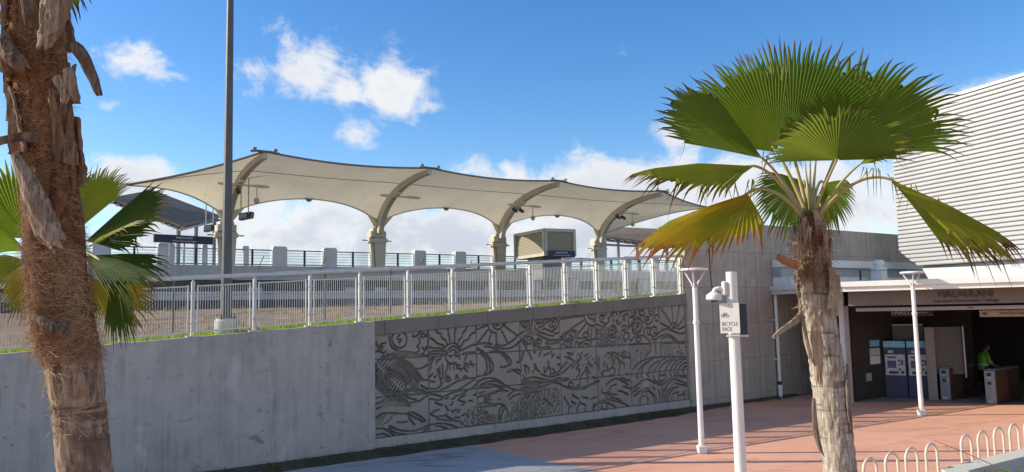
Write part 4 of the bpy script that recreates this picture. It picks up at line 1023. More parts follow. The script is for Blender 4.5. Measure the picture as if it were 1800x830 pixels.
# interior
I0 = PL + E * .36 + EN * .25
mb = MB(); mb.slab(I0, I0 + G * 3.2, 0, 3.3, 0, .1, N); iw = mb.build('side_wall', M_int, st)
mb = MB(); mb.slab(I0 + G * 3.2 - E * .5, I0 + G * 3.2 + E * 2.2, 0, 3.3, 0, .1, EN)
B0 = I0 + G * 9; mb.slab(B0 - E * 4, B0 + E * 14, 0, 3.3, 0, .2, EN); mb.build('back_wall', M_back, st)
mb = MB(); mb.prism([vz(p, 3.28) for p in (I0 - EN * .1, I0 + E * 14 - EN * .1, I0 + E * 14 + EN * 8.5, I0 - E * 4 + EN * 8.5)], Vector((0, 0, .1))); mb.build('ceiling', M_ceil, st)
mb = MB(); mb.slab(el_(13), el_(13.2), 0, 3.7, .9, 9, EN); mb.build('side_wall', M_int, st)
F0 = ground(1488, 707.5); F1 = ground(1610, 706.5); F2 = ground(1800, 711.5); F3 = F2 + (F2 - F1) * 3
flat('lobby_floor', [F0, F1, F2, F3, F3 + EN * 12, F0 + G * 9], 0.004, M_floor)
# ribbed metal screen building above the roof
def screen_mat():
    m, t, p, o = new_mat("ribbed_white_metal")
    src = t.node('ShaderNodeNewGeometry').outputs['Position']
    c = t.mix(t.smooth(t.noise(src, .6, 5, .6), .3, .8), (.43, .43, .42), (.37, .37, .365))
    t.l.new(c, p.inputs['Base Color']); p.inputs['Roughness'].default_value = .45; p.inputs['Metallic'].default_value = .15
    return m
M_screen = screen_mat()
s0 = at_y(1580, 440, 31.0); SD = Vector((.352, -.936, 0)); SN = Vector((-SD.y, SD.x, 0))     # along the face towards the viewer; SN points away to the right
SL = 11.5
def sp(a, z, b=0.0): p = vz(s0, 0) + SD * a + SN * b; return Vector((p.x, p.y, z))
ztop, zbot = at_y(1605, 195, 30.2).z, at_y(1608, 468, 30.2).z
cut_a, cut_z = .80, .62                                              # chamfer of the lower far corner
mb = MB()
prof = [sp(cut_a, zbot), sp(SL, zbot), sp(SL, ztop), sp(0, ztop), sp(0, zbot + cut_z), sp(.25, zbot + cut_z * .42)]
mb.prism([p + SN * .075 for p in prof], SN * 6); mb.build('screen_body', M_screen, st)
mb = MB(); nr = 38; hz = (ztop - zbot) / nr
for i in range(nr):
    z = zbot + hz * i; zr = z - zbot; a_ = 0.0 if zr > cut_z else (.25 * (1 - (zr - cut_z * .42) / (cut_z * .58)) if zr > cut_z * .42 else .25 + (cut_a - .25) * (1 - zr / (cut_z * .42)))
    vs = []
    for a in (a_, SL):
        for (b, dz) in ((.075, .0), (.02, .012), (.0, .04), (.0, hz * .74), (.012, hz * .85), (.035, hz * .93)): vs.append(sp(a, z + dz, b))
    mb.add(vs, [(j, j + 6, j + 7, j + 1) for j in range(5)] + [(0, 1, 2, 3, 4, 5), (11, 10, 9, 8, 7, 6)])
mb.build('screen_ribs', M_screen, st)
mb = MB(); mb.box(sp(SL / 2, ztop + .05, .15), SL, .4, .1, SD, SN); mb.build('screen_cap', M_whitemetal, st)
mb = MB(); mb.box(sp(SL / 2 + .6, zbot - .22, .75), SL - 1.6, .9, .40, SD, SN); mb.build('screen_foot', M_grey, st)
# roof vent and stub pipes
pv = on_plane(1546, 490, wl(0, -1.15), N)
V = thing('roof_vent', 'white square roof vent with a mushroom cap on the entrance roof', 'vent', vz(pv, 3.94))
mb = MB(); mb.box(vz(pv, 4.22), .42, .42, .58, G, N); mb.build('curb', M_whitemetal, V)
mb = MB(); mb.lathe(vz(pv, 4.51), [(.24, 0), (.30, .04), (.30, .10), (.17, .14), (.17, .22), (.21, .23), (.21, .38), (.12, .42)], 18); mb.build('cowl', M_whitemetal, V)
pv2 = on_plane(1513, 492, wl(0, -1.25), N)
V = thing('vent_pipe', 'thin black vent pipe with a white cone flashing on the entrance roof', 'pipe', vz(pv2, 3.94))
mb = MB(); mb.lathe(vz(pv2, 3.94), [(.12, 0), (.05, .18)], 12); mb.build('cone', M_whitemetal, V)
mb = MB(); mb.lathe(vz(pv2, 3.94), [(.035, .16), (.035, .56)], 10); mb.build('stack', M_black, V)

# ticket machines, notices, panels, gates -------------------------------------------------
M_tvm = plain("navy_machine_paint", (.035, .042, .10), .4, var=.06)
M_tvmp = plain("silver_fascia", (.52, .54, .57), .4, metal=.1)
M_blue = plain("light_blue_header", (.22, .58, .78), .4)
M_scr = plain("blank_screen", (.05, .08, .20), .15)
T0 = at_y(1557, 695, 27.25); T1 = at_y(1640, 697.5, 26.55); T0.z = T1.z = 0
X = (T1 - T0).normalized(); Y = Vector((-X.y, X.x, 0)); w_ = (T1 - T0).length / 2
for i in range(2):
    b0 = T0 + X * (w_ * i); c = b0 + X * (w_ / 2)
    def tv(a, z, d=0.0): p = c + X * a + Y * d; return Vector((p.x, p.y, z))
    t_ = thing('ticket_machine', ('navy ticket machine with light blue header next to the side wall', 'navy ticket machine with light blue header, partly behind the lamp post')[i], 'ticket machine', c, 'ticket machines in the lobby')
    mb = MB(); mb.box(tv(0, .98, .4), w_ - .02, .8, 1.94, X, Y, bev=.01); mb.build('cabinet', M_tvm, t_)
    h_ = MB().box(tv(0, 1.83, -.006), w_ - .05, .03, .22, X, Y).build('header', M_blue, t_)
    MB().box(tv(-.12, 1.83, -.024), w_ * .42, .006, .10, X, Y).build('header_band', plain("pale_blue", (.35, .62, .75), .4), h_)
    MB().box(tv(-.12, 1.57, -.004), .16, .012, .09, X, Y).build('notice', M_notice, t_)
    f = MB().box(tv(0, 1.12, -.012), w_ - .10, .03, .72, X, Y, bev=.008).build('front_panel', M_tvmp, t_)
    MB().box(tv(-.10, 1.14, -.032), .27, .012, .25, X, Y).build('screen', M_scr, f)
    for (a, z, sx_, sz_) in ((-.10, 1.38, .27, .05), (.13, 1.27, .07, .07), (.13, 1.13, .07, .05), (.13, .97, .07, .06), (-.06, .86, .30, .09), (.22, 1.2, .06, .16), (.22, .86, .09, .10)):
        MB().box(tv(a, z, -.031), sx_, .012, sz_, X, Y).build('slot', M_black, f)
    MB().box(tv(.14, 1.44, -.04), .05, .02, .04, X, Y).build('button', M_white, f)
    MB().box(tv(-.08, .66, -.004), .26, .012, .06, X, Y).build('tray', M_black, t_)
M_wood = plain("walnut_panel", (.12, .065, .04), .5, var=.2, scale=2)
M_ss = plain("brushed_steel", (.33, .34, .36), .38, metal=.5, var=.06)
M_clear = plain("tinted_panel", (.09, .08, .075), .3)
# booth made of a column and two panels
bc = at_y(1641, 698.5, 26.3); bc.z = 0
bt = thing('booth_screen', 'free standing grey lobby screen with a pale post between machines and gates', 'screen', bc)
MB().slab(bc - E * .14, bc + E * .14, 0, 2.42, -.14, .14, EN).build('post', plain("greige_post", (.27, .24, .215), .6, var=.1), bt)
f = MB().slab(bc + E * .145, bc + E * 1.0 + G * .1, 0.85, 2.42, .04, .09, EN).build('panel', M_clear, bt)
MB().slab(bc + E * .98, bc + E * 1.02, 0.75, 2.44, -.02, .10, EN).build('edge', M_ss, f)
MB().slab(bc - E * 1.65 + EN * 1.0, bc - E * .15 + EN * 1.0, 0, 2.46, 0, .06, EN).build('panel', M_clear, bt)
MB().slab(bc - E * 1.66 + EN * 1.0, bc - E * .15 + EN * 1.0, 2.462, 2.50, -.02, .08, EN).build('edge', M_ss, bt)
# notices on the lobby side wall
def side(px, py):
    p = on_plane(px, py, I0 - N * .02, N); return p
for (x0, y0, x1, y1, m_, lab) in ((1529, 598, 1545, 609, M_blue, 'light blue notice plate highest on the lobby side wall'), (1529, 612, 1546, 625, M_notice, 'pale notice plate below the light blue one on the side wall'),
                             (1530, 626, 1547, 640, M_white, 'white notice plate lowest on the lobby side wall'), (1523, 656, 1532, 670, M_grey, 'small grey outlet cover low on the side wall')):
    a = side(x0, (y0 + y1) / 2); b = side(x1, (y0 + y1) / 2); h = side((x0 + x1) / 2, y0).z - side((x0 + x1) / 2, y1).z
    o = MB().box((a + b) / 2, (b - a).length, .025, h, G, N).build('wall_notice', m_, origin=(a + b) / 2 - Vector((0, 0, h / 2)))
    tag(o, lab, 'notice', 'plates on the lobby side wall')
# faregates: long cabinets parallel to the wall direction
g1 = at_y(1662, 700.5, 26.0); g2 = at_y(1742, 706.5, 24.8); g1.z = g2.z = 0; gs = (g2 - g1)
GL = ['dull steel and walnut fare gate beside the lobby screen', 'steel and walnut fare gate right of the standing person', 'steel and walnut fare gate at the right edge, in sun', 'steel and walnut fare gate beyond the right edge']
proto = None
def gate():
    r_ = thing('fare_gate', GL[0], 'fare gate', (0, 0, 0), 'fare gates across the lobby')
    z = Vector((0, 0, 1)); h = 1.06
    MB().box(G * .06 + z * (h / 2), .12, .30, h, G, N, bev=.012).build('front_plate', M_ss, r_)
    MB().box(G * 1.0 + z * (h / 2 - .005), 1.755, .27, h - .02, G, N, bev=.02).build('cabinet', M_wood, r_)
    MB().box(G * 1.0 + z * (h + .018), 1.75, .30, .04, G, N, bev=.012).build('lid', M_ss, r_)
    f_ = r_.children[0]
    MB().box(-G * .006 + z * .93, .014, .12, .10, G, N).build('reader', M_black, f_)
    MB().box(-G * .006 + z * .83, .014, .12, .06, G, N).build('display', M_blue, f_)
    MB().box(-G * .006 + z * .66, .014, .10, .09, G, N).build('slot', M_black, f_)
    MB().box(-G * .006 + z * .09, .014, .14, .06, G, N).build('kick_label', M_notice, f_)
    MB().box(G * 1.0 - N * .30 + z * .62, .05, .34, .72, G, N, bev=.02).build('flap', M_glass, r_)
    return r_
proto = gate(); proto.location = g1
for k in range(1, 4): dup(proto, g1 + gs * k, GL[k])
# hanging lobby signs
M_tan = plain("tan_sign", (.40, .30, .21), .5)
pa = on_plane(1573, 550, el_(0, 1.9), EN); pb = on_plane(1634, 548, el_(0, 1.9), EN)
S = thing('hanging_sign', 'dark FARES sign hung above the ticket machines', 'sign', (pa + pb) / 2, 'signs hung in the lobby')
c = (pa + pb) / 2; c.z = pa.z
MB().box(c + EN * .05, (pb - pa).length + .2, .08, .24, E, EN).build('board', M_black, S)
text_mesh('FARES', .20, E, (0, 0, 1), vz(pa.lerp(pb, .16), c.z) , .004).build('lettering', M_notice, S)
text_mesh('Information', .09, E, (0, 0, 1), vz(pa.lerp(pb, .74), c.z), .004, fit=(pb - pa).length * .44).build('lettering', M_notice, S)
pa = on_plane(1722, 551, el_(0, 1.55), EN); pb = pa + E * 2.7
S = thing('hanging_sign', 'long tan notice sign hung above the fare gates at the right', 'sign', (pa + pb) / 2, 'signs hung in the lobby')
c = (pa + pb) / 2; c.z = pa.z - .01
MB().box(c + EN * .05, (pb - pa).length, .08, .20, E, EN).build('board', M_tan, S)
text_mesh('Valid Fare Required Beyond', .11, E, (0, 0, 1), vz(pa.lerp(pb, .42), c.z) , .004).build('lettering', plain("brown_lettering", (.12, .06, .03), .5), S)
MB().box(vz(pa.lerp(pb, .05), c.z), .12, .01, .07, E, EN).build('pictogram', plain("brown_mark", (.10, .05, .03), .5), S)
MB().box(vz(pa.lerp(pb, .5), 3.2) + EN * .05, .03, .03, .25, E, EN).build('hanger', M_black, S)
# ------------------------------------------------------------------ pedestrian lamps
M_lampund = plain("lamp_underside", (.62, .52, .48), .3)
def lamp_post():
    r_ = thing('street_lamp', '', 'street lamp', (0, 0, 0), 'white disc topped lamps on the plaza')
    z = Vector((0, 0, 1)); Ht = 4.19
    MB().box(z * .09, .20, .20, .18, bev=.02).build('base', M_white, r_)
    p_ = MB().lathe((0, 0, 0), [(.066, .17), (.064, 1.0), (.058, 3.2), (.056, 3.74), (.03, 3.78)], 16).build('pole', M_whitemetal, r_, smooth=False)
    MB().lathe((0, 0, 2.95), [(.062, -.05), (.075, -.04), (.075, .04), (.062, .05)], 14).build('collar', M_white, p_)
    MB().box((.055, 0, .42), .012, .07, .16).build('hatch', M_white, p_)
    mb = MB()
    for k in range(3):
        a = R(10 + 120 * k); d = Vector((math.cos(a), math.sin(a), 0))
        mb.tube([z * 3.70 + d * .02, z * 3.86 + d * .09, z * 4.13 + d * .27], [.022, .020, .016], 8)
    mb.build('yoke', M_white, r_)
    MB().lathe((0, 0, 3.74), [(.05, 0), (.055, .08), (.02, .12)], 12).build('light_source', M_ss, r_)
    h_ = MB().lathe((0, 0, 4.13), [(.30, 0), (.325, .015), (.325, .045), (.30, .06), (.05, .075)], 32).build('disc', M_whitemetal, r_)
    MB().lathe((0, 0, 4.128), [(.26, -.006), (.27, 0)], 28).build('reflector', M_lampund, h_)
    return r_
lp = lamp_post(); lp.location = ground(1234, 797); lp['label'] = 'white lamp post with a flat disc top in front of the tall concrete wall'
dup(lp, ground(1620.5, 730.5), 'white lamp post with a flat disc top in front of the ticket machines')

# ------------------------------------------------------------------ bicycle sign pole with camera
BP = at_y(1296, 700, 11.0); BP.z = 0
zT = at_y(1286, 478, 11.0).z
def bp(x, y, z): return Vector((BP.x + x, BP.y + y, z))
sg = thing('sign_pole', 'white round pole carrying the BICYCLE RACK sign and a dome camera', 'sign pole', BP)
MB().lathe((BP.x, BP.y, 0), [(.085, 0), (.080, 1.6), (.076, zT - .01), (.070, zT)], 24).build('pole', M_whitemetal, sg, smooth=False)
MB().lathe((BP.x, BP.y, 0), [(.16, 0), (.16, .03), (.10, .05)], 20).build('base_plate', M_white, sg)
za, zb2 = at_y(1283, 533, 10.9).z, at_y(1283, 586, 10.9).z
xa, xb = at_y(1266, 560, 10.9).x, at_y(1299.5, 560, 10.9).x
cx = (xa + xb) / 2 - BP.x; hz_ = (za - zb2); wz = xb - xa
SX = Vector((.92, -.39, 0)).normalized(); SY = Vector((SX.y, -SX.x, 0))
c = bp(cx, -.10, (za + zb2) / 2)
sb = MB().box(c, wz, .012, hz_, SX, SY).build('sign_plate', M_whitemetal, sg)
M_ink = plain("sign_ink", (.19, .19, .21), .6)
text_mesh('BICYCLE', .078, SX, (0, 0, 1), c + SY * .0065 + SX * .0 - Vector((0, 0, .082)), .0015, fit=wz * .80).build('lettering', M_ink, sb)
text_mesh('RACK', .078, SX, (0, 0, 1), c + SY * .0065 - SX * wz * .145 - Vector((0, 0, .155)), .0015, fit=wz * .50).build('lettering', M_ink, sb)
mb = MB(); bc_ = c + SY * .008 - SX * wz * .24 + Vector((0, 0, .045))
def bpt(x, z): return bc_ + SX * x + Vector((0, 0, z))
for s_ in (-.030, .030): mb.tube([bpt(s_ + .020 * math.cos(q), -.012 + .020 * math.sin(q)) for q in np.linspace(0, 2 * math.pi, 15)], .0026, 5)
for P in ([(-.030, -.012), (-.014, .020), (.016, .020), (0, -.012), (-.030, -.012)], [(0, -.012), (-.017, .030)], [(.030, -.012), (.013, .034), (.024, .036)], [(-.026, .030), (-.010, .030)]):
    mb.tube([bpt(*q) for q in P], .0026, 5)
mb.build('bicycle_symbol', M_ink, sb)
MB().box(c + Vector((0, 0, hz_ / 2 - .025)) + SY * .008, .012, .006, .012, SX, SY).build('bolt', M_greyrail, sb)
k_ = MB().box(bp(.035, -.04, zb2 - .04), .30, .10, .022, SX, SY)
k_.box(bp(-.03, -.10, zb2 - .025), .16, .02, .022, SX, SY); k_.build('clamp', M_white, sg)
# second plate seen from its black back, on the far side of the pole
d2 = at_y(1305.5, 560, 11.06); X2 = Vector((.93, .37, 0)).normalized()
MB().box(Vector((d2.x - .01, d2.y, (za + zb2) / 2 - .02)), .165, .012, hz_ * 1.03, X2, Vector((X2.y, -X2.x, 0))).build('sign_back', M_black, sg)
# camera arm
pc = at_y(1276, 507, 11.0)
cam_t = thing('dome_camera', 'white dome security camera on a bent arm left of the BICYCLE RACK sign pole', 'camera', bp(-.08, 0, pc.z))
MB().box(bp(-.105, 0, pc.z), .06, .11, .20, bev=.012).build('mount', M_whitemetal, cam_t)
MB().tube([bp(-.13, 0, pc.z), bp(-.20, 0, pc.z), bp(-.245, 0, pc.z - .012), bp(-.262, 0, pc.z - .05)], .030, 10).build('arm', M_whitemetal, cam_t, smooth=True)
MB().lathe(bp(-.262, 0, pc.z - .165), [(.09, 0), (.112, .015), (.112, .05), (.10, .08), (.06, .105), (.035, .125)], 22).build('housing', M_whitemetal, cam_t, smooth=False)
MB().lathe(bp(-.262, 0, pc.z - .166), [(.01, -.032), (.03, -.026), (.044, -.01), (.05, 0)], 16).build('dome', M_black, cam_t, smooth=True)

# ------------------------------------------------------------------ bicycle racks and planter wall
M_rack = plain("cream_rack_paint", (.66, .58, .47), .45, var=.07, scale=5)
RKX = [1528, 1566, 1601, 1636, 1697, 1726, 1754, 1781, 1807]
RKY = [803, 793.5, 785, 777.5, 762.5, 756, 749.5, 743.5, 738]
ORDW = ['first', 'second', 'third', 'fourth']
def rack():
    r_ = thing('bicycle_rack', '', 'bicycle rack', (0, 0, 0), 'inverted U bicycle racks in a row')
    d = Vector((.145, .09, 0)); z = Vector((0, 0, 1)); rr = .105
    pts = [-d] + [-d + z * .3] + [d * -math.cos(q) + z * (.70 + .17 * math.sin(q)) for q in np.linspace(0, math.pi, 17)] + [d + z * .3, d.copy()]
    MB().tube(pts, .0225, 12).build('hoop', M_rack, r_, smooth=True)
    for s_ in (-1, 1): MB().lathe(d * s_, [(.07, 0), (.07, .012), (.03, .02)], 14).build('foot_plate', M_rack, r_)
    return r_
rk = None
for i, (x, y) in enumerate(zip(RKX, RKY)):
    p = ground(x, y, .896); p.z = 0
    lab = (f'cream inverted U bicycle rack, {ORDW[i]} of the four nearest the palm trunk' if i < 4 else
           (f'cream inverted U bicycle rack, {ORDW[i - 4]} beyond the gap in the row' if i < 8 else 'cream inverted U bicycle rack cut by the right edge'))
    if rk is None: rk = rack(); rk.location = p; rk['label'] = lab
    else: dup(rk, p, lab)
M_pl = concrete("planter_concrete", (.58, .54, .45), (.44, .41, .34), streak=.3, stain=.15)
q0 = ground(1640, 829, .55); q1 = ground(1653, 823, .55); q2 = ground(1800, 788, .55)
qd = (q2 - q1).normalized(); qn = Vector((qd.y, -qd.x, 0))           # qn points towards the viewer
def qp(a, b, z): p = q1 + qd * a + qn * b; return Vector((p.x, p.y, z))
pw = thing('planter_wall', 'low pale concrete planter wall beside the bicycle racks at the right', 'wall', qp(2, 0, 0))
MB().prism([qp(-.55, .55, 0), qp(0, 0, 0), qp(12, 0, 0), qp(12, .36, 0), qp(.15, .36, 0), qp(-.30, .80, 0)][::-1], Vector((0, 0, .548))).build('wall_body', M_pl, pw)
flat('planter_soil', [qp(-.3, .79, 0), qp(.15, .35, 0), qp(12, .35, 0), qp(12, 4.5, 0), qp(-1, 4.0, 0)], .12, M_soil)

def shrub(name, lab, base, n, rad, hgt, mat, leafL=.09):
    s_ = thing(name, lab, 'shrub', base); mb = MB(); st_ = MB(); rg = random.Random(hash(lab) % 999 if False else len(lab))
    for i in range(n):
        a = rg.uniform(0, 6.28); h = hgt * rg.uniform(.55, 1.05); l = rad * rg.uniform(.1, 1)
        top = Vector(base) + Vector((math.cos(a) * l, math.sin(a) * l, h)); b0 = Vector(base) + Vector((math.cos(a) * .03, math.sin(a) * .03, 0))
        mid = b0.lerp(top, .5) + Vector((0, 0, .06)); st_.tube([b0, mid, top], [.008, .006, .003], 5)
        for k in range(9):
            f = rg.uniform(.35, 1.0); c = b0.lerp(top, f) + Vector((0, 0, .05)); b_ = rg.uniform(0, 6.28); e_ = rg.uniform(-.2, .9)
            d = Vector((math.cos(b_) * math.cos(e_), math.sin(b_) * math.cos(e_), math.sin(e_))); sd = d.cross(Vector((0, 0, 1))).normalized(); L2 = leafL * rg.uniform(.7, 1.3)
            mb.add([c, c + d * L2 * .45 + sd * L2 * .25, c + d * L2 - Vector((0, 0, L2 * .15)), c + d * L2 * .45 - sd * L2 * .25], [(0, 1, 2, 3)])
    mb.build('foliage', mat, s_); st_.build('stem', M_wood, s_)
M_shrub = leafmat("yellow_green_leaves", (.18, .20, .04), (.30, .26, .07), .35)
M_shrub2 = leafmat("dry_leaves", (.30, .22, .12), (.38, .30, .18), .3)
b_ = qp(.70, .66, .12); shrub('shrub', 'yellow green shrub in the planter at the lower right corner', b_, 22, .32, .38, M_shrub)
b_ = qp(2.3, .74, .12); shrub('shrub', 'dry brownish shrub in the planter at the right edge', b_, 14, .22, .42, M_shrub2)
# bare flower stalk leaning over the planter
a = on_plane(1641, 774, qp(0, .62, 0), qn); b = on_plane(1742, 816, qp(0, .62, 0), qn)
tw = thing('dry_stalk', 'thin bare reddish stalk leaning over the planter wall', 'twig', Vector((b.x, b.y, .12)))
M_twig = plain("dry_twig", (.36, .17, .10), .8)
mb = MB(); mb.tube([Vector((b.x + .25, b.y + .1, .12)), b, b.lerp(a, .5) + Vector((0, 0, .01)), a], [.008, .007, .006, .004], 6)
for k in (.25, .45, .62, .8):
    q = b.lerp(a, k); mb.tube([q, q + Vector((.01, 0, -.05)), q + Vector((.04, .0, -.07))], [.005, .004, .003], 5)
mb.build('stalk', M_twig, tw)

# ------------------------------------------------------------------ person behind the gates
def skin_body(name, joints, edges, mat, parent, levels=2):
    me = bpy.data.meshes.new(name); me.from_pydata([j[0] for j in joints], edges, [])
    o = bpy.data.objects.new(name, me); col.objects.link(o)
    sk = o.modifiers.new('s', 'SKIN'); sk.use_smooth_shade = True
    for v, j in zip(me.skin_vertices[0].data, joints): v.radius = (j[1], j[1] if len(j) < 3 else j[2])
    me.skin_vertices[0].data[0].use_root = True
    sb_ = o.modifiers.new('d', 'SUBSURF'); sb_.levels = levels; sb_.render_levels = levels
    bpy.context.view_layer.update()
    me2 = bpy.data.meshes.new_from_object(o.evaluated_get(bpy.context.evaluated_depsgraph_get())); me2.materials.clear(); me2.materials.append(mat)
    bpy.data.objects.remove(o)
    o = bpy.data.objects.new(name, me2); col.objects.link(o); o.parent = parent; return o
pp = at_y(1731, 690, 27.6); pp.z = 0
per = thing('person', 'standing person in a lime high visibility vest, head bowed, behind the fare gates', 'person', pp)
M_skin = plain("skin", (.30, .17, .11), .5); M_cloth = plain("dark_clothes", (.025, .025, .03), .8); M_hair = plain("dark_hair", (.02, .016, .014), .6)
M_vest = plain("lime_vest", (.20, .48, .03), .6, var=.05); M_refl = plain("reflective_band", (.62, .66, .68), .3)
# facing right (+x), leaning forward a little
J = [((0, 0, .94), .15, .12), ((.02, 0, 1.15), .14, .11), ((.06, 0, 1.34), .165, .115), ((.10, 0, 1.455), .07, .07), ((.155, 0, 1.55), .075, .085), ((.18, 0, 1.64), .085, .095),
     ((.02, -.10, .90), .095, .095), ((.05, -.11, .50), .062, .062), ((-.02, -.11, .09), .042, .042), ((.14, -.12, .045), .038, .045),
     ((0, .10, .90), .095, .095), ((.09, .11, .50), .062, .062), ((.10, .11, .09), .042, .042), ((.25, .12, .045), .038, .045),
     ((.07, -.17, 1.37), .062, .062), ((.12, -.235, 1.12), .048, .048), ((.31, -.18, .98), .036, .036), ((.39, -.15, .97), .032, .042),
     ((.07, .17, 1.37), .062, .062), ((.13, .235, 1.12), .048, .048), ((.33, .16, 1.00), .036, .036), ((.41, .13, .99), .032, .042)]
ED = [(0, 1), (1, 2), (2, 3), (3, 4), (4, 5), (0, 6), (6, 7), (7, 8), (8, 9), (0, 10), (10, 11), (11, 12), (12, 13), (2, 14), (14, 15), (15, 16), (16, 17), (2, 18), (18, 19), (19, 20), (20, 21)]
hands = []
for (w, sgn) in ((17, 1), (21, -1)):
    b0 = J[w][0]
    for k in range(4):
        i0 = len(J); y = b0[1] + (-.03 + .02 * k)
        J += [((b0[0] + .05, y, b0[2] - .005), .010, .010), ((b0[0] + .085 - .006 * abs(k - 1), y, b0[2] - .02), .009, .009), ((b0[0] + .10 - .006 * abs(k - 1), y, b0[2] - .045), .007, .007)]
        ED += [(w, i0), (i0, i0 + 1), (i0 + 1, i0 + 2)]
    i0 = len(J); J += [((b0[0] + .01, b0[1] + .045 * sgn, b0[2] - .02), .011, .011), ((b0[0] + .045, b0[1] + .05 * sgn, b0[2] - .045), .009, .009)]; ED += [(w, i0), (i0, i0 + 1)]
body = skin_body('body', J, ED, M_skin, per)
def lp_(x, y, z): return Vector((pp.x + x, pp.y + y, z))
mb = MB(); mb.lathe(lp_(.19, 0, 1.575), [(.05, -.07), (.078, -.02), (.088, .05), (.078, .11), (.04, .15)], 16, axis=(.15, 0, 1)); 
mb.add([lp_(.265, -.02, 1.59), lp_(.265, .02, 1.59), lp_(.31, 0, 1.59), lp_(.268, 0, 1.64)], [(0, 1, 2), (0, 2, 3), (2, 1, 3)])
for s_ in (-1, 1): mb.lathe(lp_(.18, .088 * s_, 1.62), [(.012, -.03), (.022, 0), (.012, .03)], 8)
mb.build('face', M_skin, per, smooth=True)
mb = MB()
for s_ in (-1, 1): mb.lathe(lp_(.266, .032 * s_, 1.635), [(.004, -.01), (.011, 0), (.004, .01)], 8)
mb.box(lp_(.268, 0, 1.553), .008, .04, .008); mb.build('eyes', M_hair, per)
mb = MB(); mb.lathe(lp_(.155, 0, 1.60), [(.06, -.05), (.098, 0), (.102, .06), (.088, .12), (.045, .155)], 16, axis=(-.1, 0, 1)); mb.build('hair', M_hair, per, smooth=True)
def shell(prof, mat, name, n=20):
    mb = MB(); vs = []
    for (x, z, rx, ry) in prof:
        for j in range(n): w = 2 * math.pi * j / n; vs.append(lp_(x + rx * math.cos(w), ry * math.sin(w), z))
    fs = [(i * n + j, i * n + (j + 1) % n, (i + 1) * n + (j + 1) % n, (i + 1) * n + j) for i in range(len(prof) - 1) for j in range(n)]
    mb.add(vs, fs); return mb.build(name, mat, per, smooth=True)
shell([(0.0, .84, .165, .20), (.01, .95, .165, .20), (.02, 1.12, .155, .20), (.05, 1.28, .17, .22), (.075, 1.40, .15, .20), (.095, 1.455, .10, .12), (.10, 1.48, .07, .08)], M_vest, 'vest')
shell([(.012, 1.00, .172, .208), (.016, 1.06, .168, .206)], M_refl, 'reflective_band')
for sgn in (-1, 1):
    MB().tube([lp_(.06, .15 * sgn, 1.40), lp_(.08, .205 * sgn, 1.30), lp_(.12, .24 * sgn, 1.12), lp_(.26, .20 * sgn, 1.01)], [.075, .078, .064, .052], 12).build('sleeve', M_vest, per, smooth=True)
    MB().tube([lp_(.125, .238 * sgn, 1.145), lp_(.135, .24 * sgn, 1.105)], [.072, .068], 12).build('reflective_band', M_refl, per)
    MB().tube([lp_(0, .09 * sgn, .93), lp_(.03, .105 * sgn, .88), lp_(.07 if sgn > 0 else .05, .11 * sgn, .50), lp_(.10 if sgn > 0 else -.02, .11 * sgn, .08)], [.12, .118, .085, .068], 12).build('trouser_leg', M_cloth, per, smooth=True)
    MB().box(lp_((.10 if sgn > 0 else -.02) + .06, .115 * sgn, .045), .27, .095, .09, bev=.03).build('shoe', M_cloth, per)

M_green = leafmat("fresh_weed_leaves", (.09, .16, .025), (.15, .20, .04), .35)
for x_, lab, n_, h_ in ((1006, 'small green weed behind the railing near the middle of the relief', 8, .28), (1090, 'taller green weed behind the railing near the tall wall', 12, .62), (1048, 'low leafy green weed at the railing foot between two others', 9, .2)):
    u_ = wall_hit(x_, 520, .45)[1]; shrub('weed', lab, wl(u_, .45, terr_z(u_, .45)), n_, .28, h_, M_green, .10)
# ------------------------------------------------------------------ fan palms
M_leaf = leafmat("palm_green", (.135, .195, .012), (.185, .245, .02), .52, tipc=(.16, .085, .04), scale=2.2, rough=.38)
M_leafd = leafmat("palm_deep_green", (.095, .15, .012), (.13, .19, .015), .48, tipc=(.15, .08, .04), scale=2.2, rough=.4)
M_leafk = leafmat('palm_dark_green', (.035, .066, .01), (.055, .095, .012), .3, tipc=(.16, .12, .02), scale=2.0, rough=.6)
M_leafm = leafmat('palm_mid_green', (.11, .16, .016), (.15, .20, .025), .45, tipc=(.12, .06, .035), scale=2.0, rough=.4)
M_leafl = leafmat("palm_yellow_green", (.18, .215, .016), (.26, .27, .03), .48, tipc=(.10, .04, .025), scale=1.8, rough=.4)
M_leafy = leafmat("palm_ageing_yellow", (.17, .20, .016), (.34, .25, .02), .42, tipc=(.26, .09, .03), scale=1.6, rough=.45)
M_pet = plain("petiole_green", (.30, .30, .10), .45, var=.2, scale=6, c2=(.38, .27, .12))
def streaked(name, c1, c2, c3):
    m, t, p, o = new_mat(name)
    pos = t.node('ShaderNodeNewGeometry').outputs['Position']
    sv = t.node('ShaderNodeMapping'); sv.inputs['Scale'].default_value = (1, 1, .10); t.l.new(pos, sv.inputs['Vector'])
    a = t.noise(sv.outputs[0], 55, 6, .65, .6); b_ = t.noise(pos, 7, 5, .6)
    c = t.mix(t.smooth(a, .35, .66), c1, c2); c = t.mix(t.smooth(b_, .52, .68), c, c3)
    t.l.new(c, p.inputs['Base Color']); p.inputs['Roughness'].default_value = .9; p.inputs['Specular IOR Level'].default_value = .15
    bp_ = t.node('ShaderNodeBump'); bp_.inputs['Strength'].default_value = .8; bp_.inputs['Distance'].default_value = .01
    t.l.new(a, bp_.inputs['Height']); t.l.new(bp_.outputs[0], p.inputs['Normal']); return m
M_dead = streaked("dead_leaf_base", (.42, .34, .25), (.22, .16, .11), (.30, .19, .11))
M_deadd = streaked("weathered_leaf_base", (.25, .20, .165), (.10, .075, .06), (.17, .11, .075))
M_boot = streaked("brown_leaf_base", (.30, .20, .13), (.11, .065, .04), (.22, .12, .065))
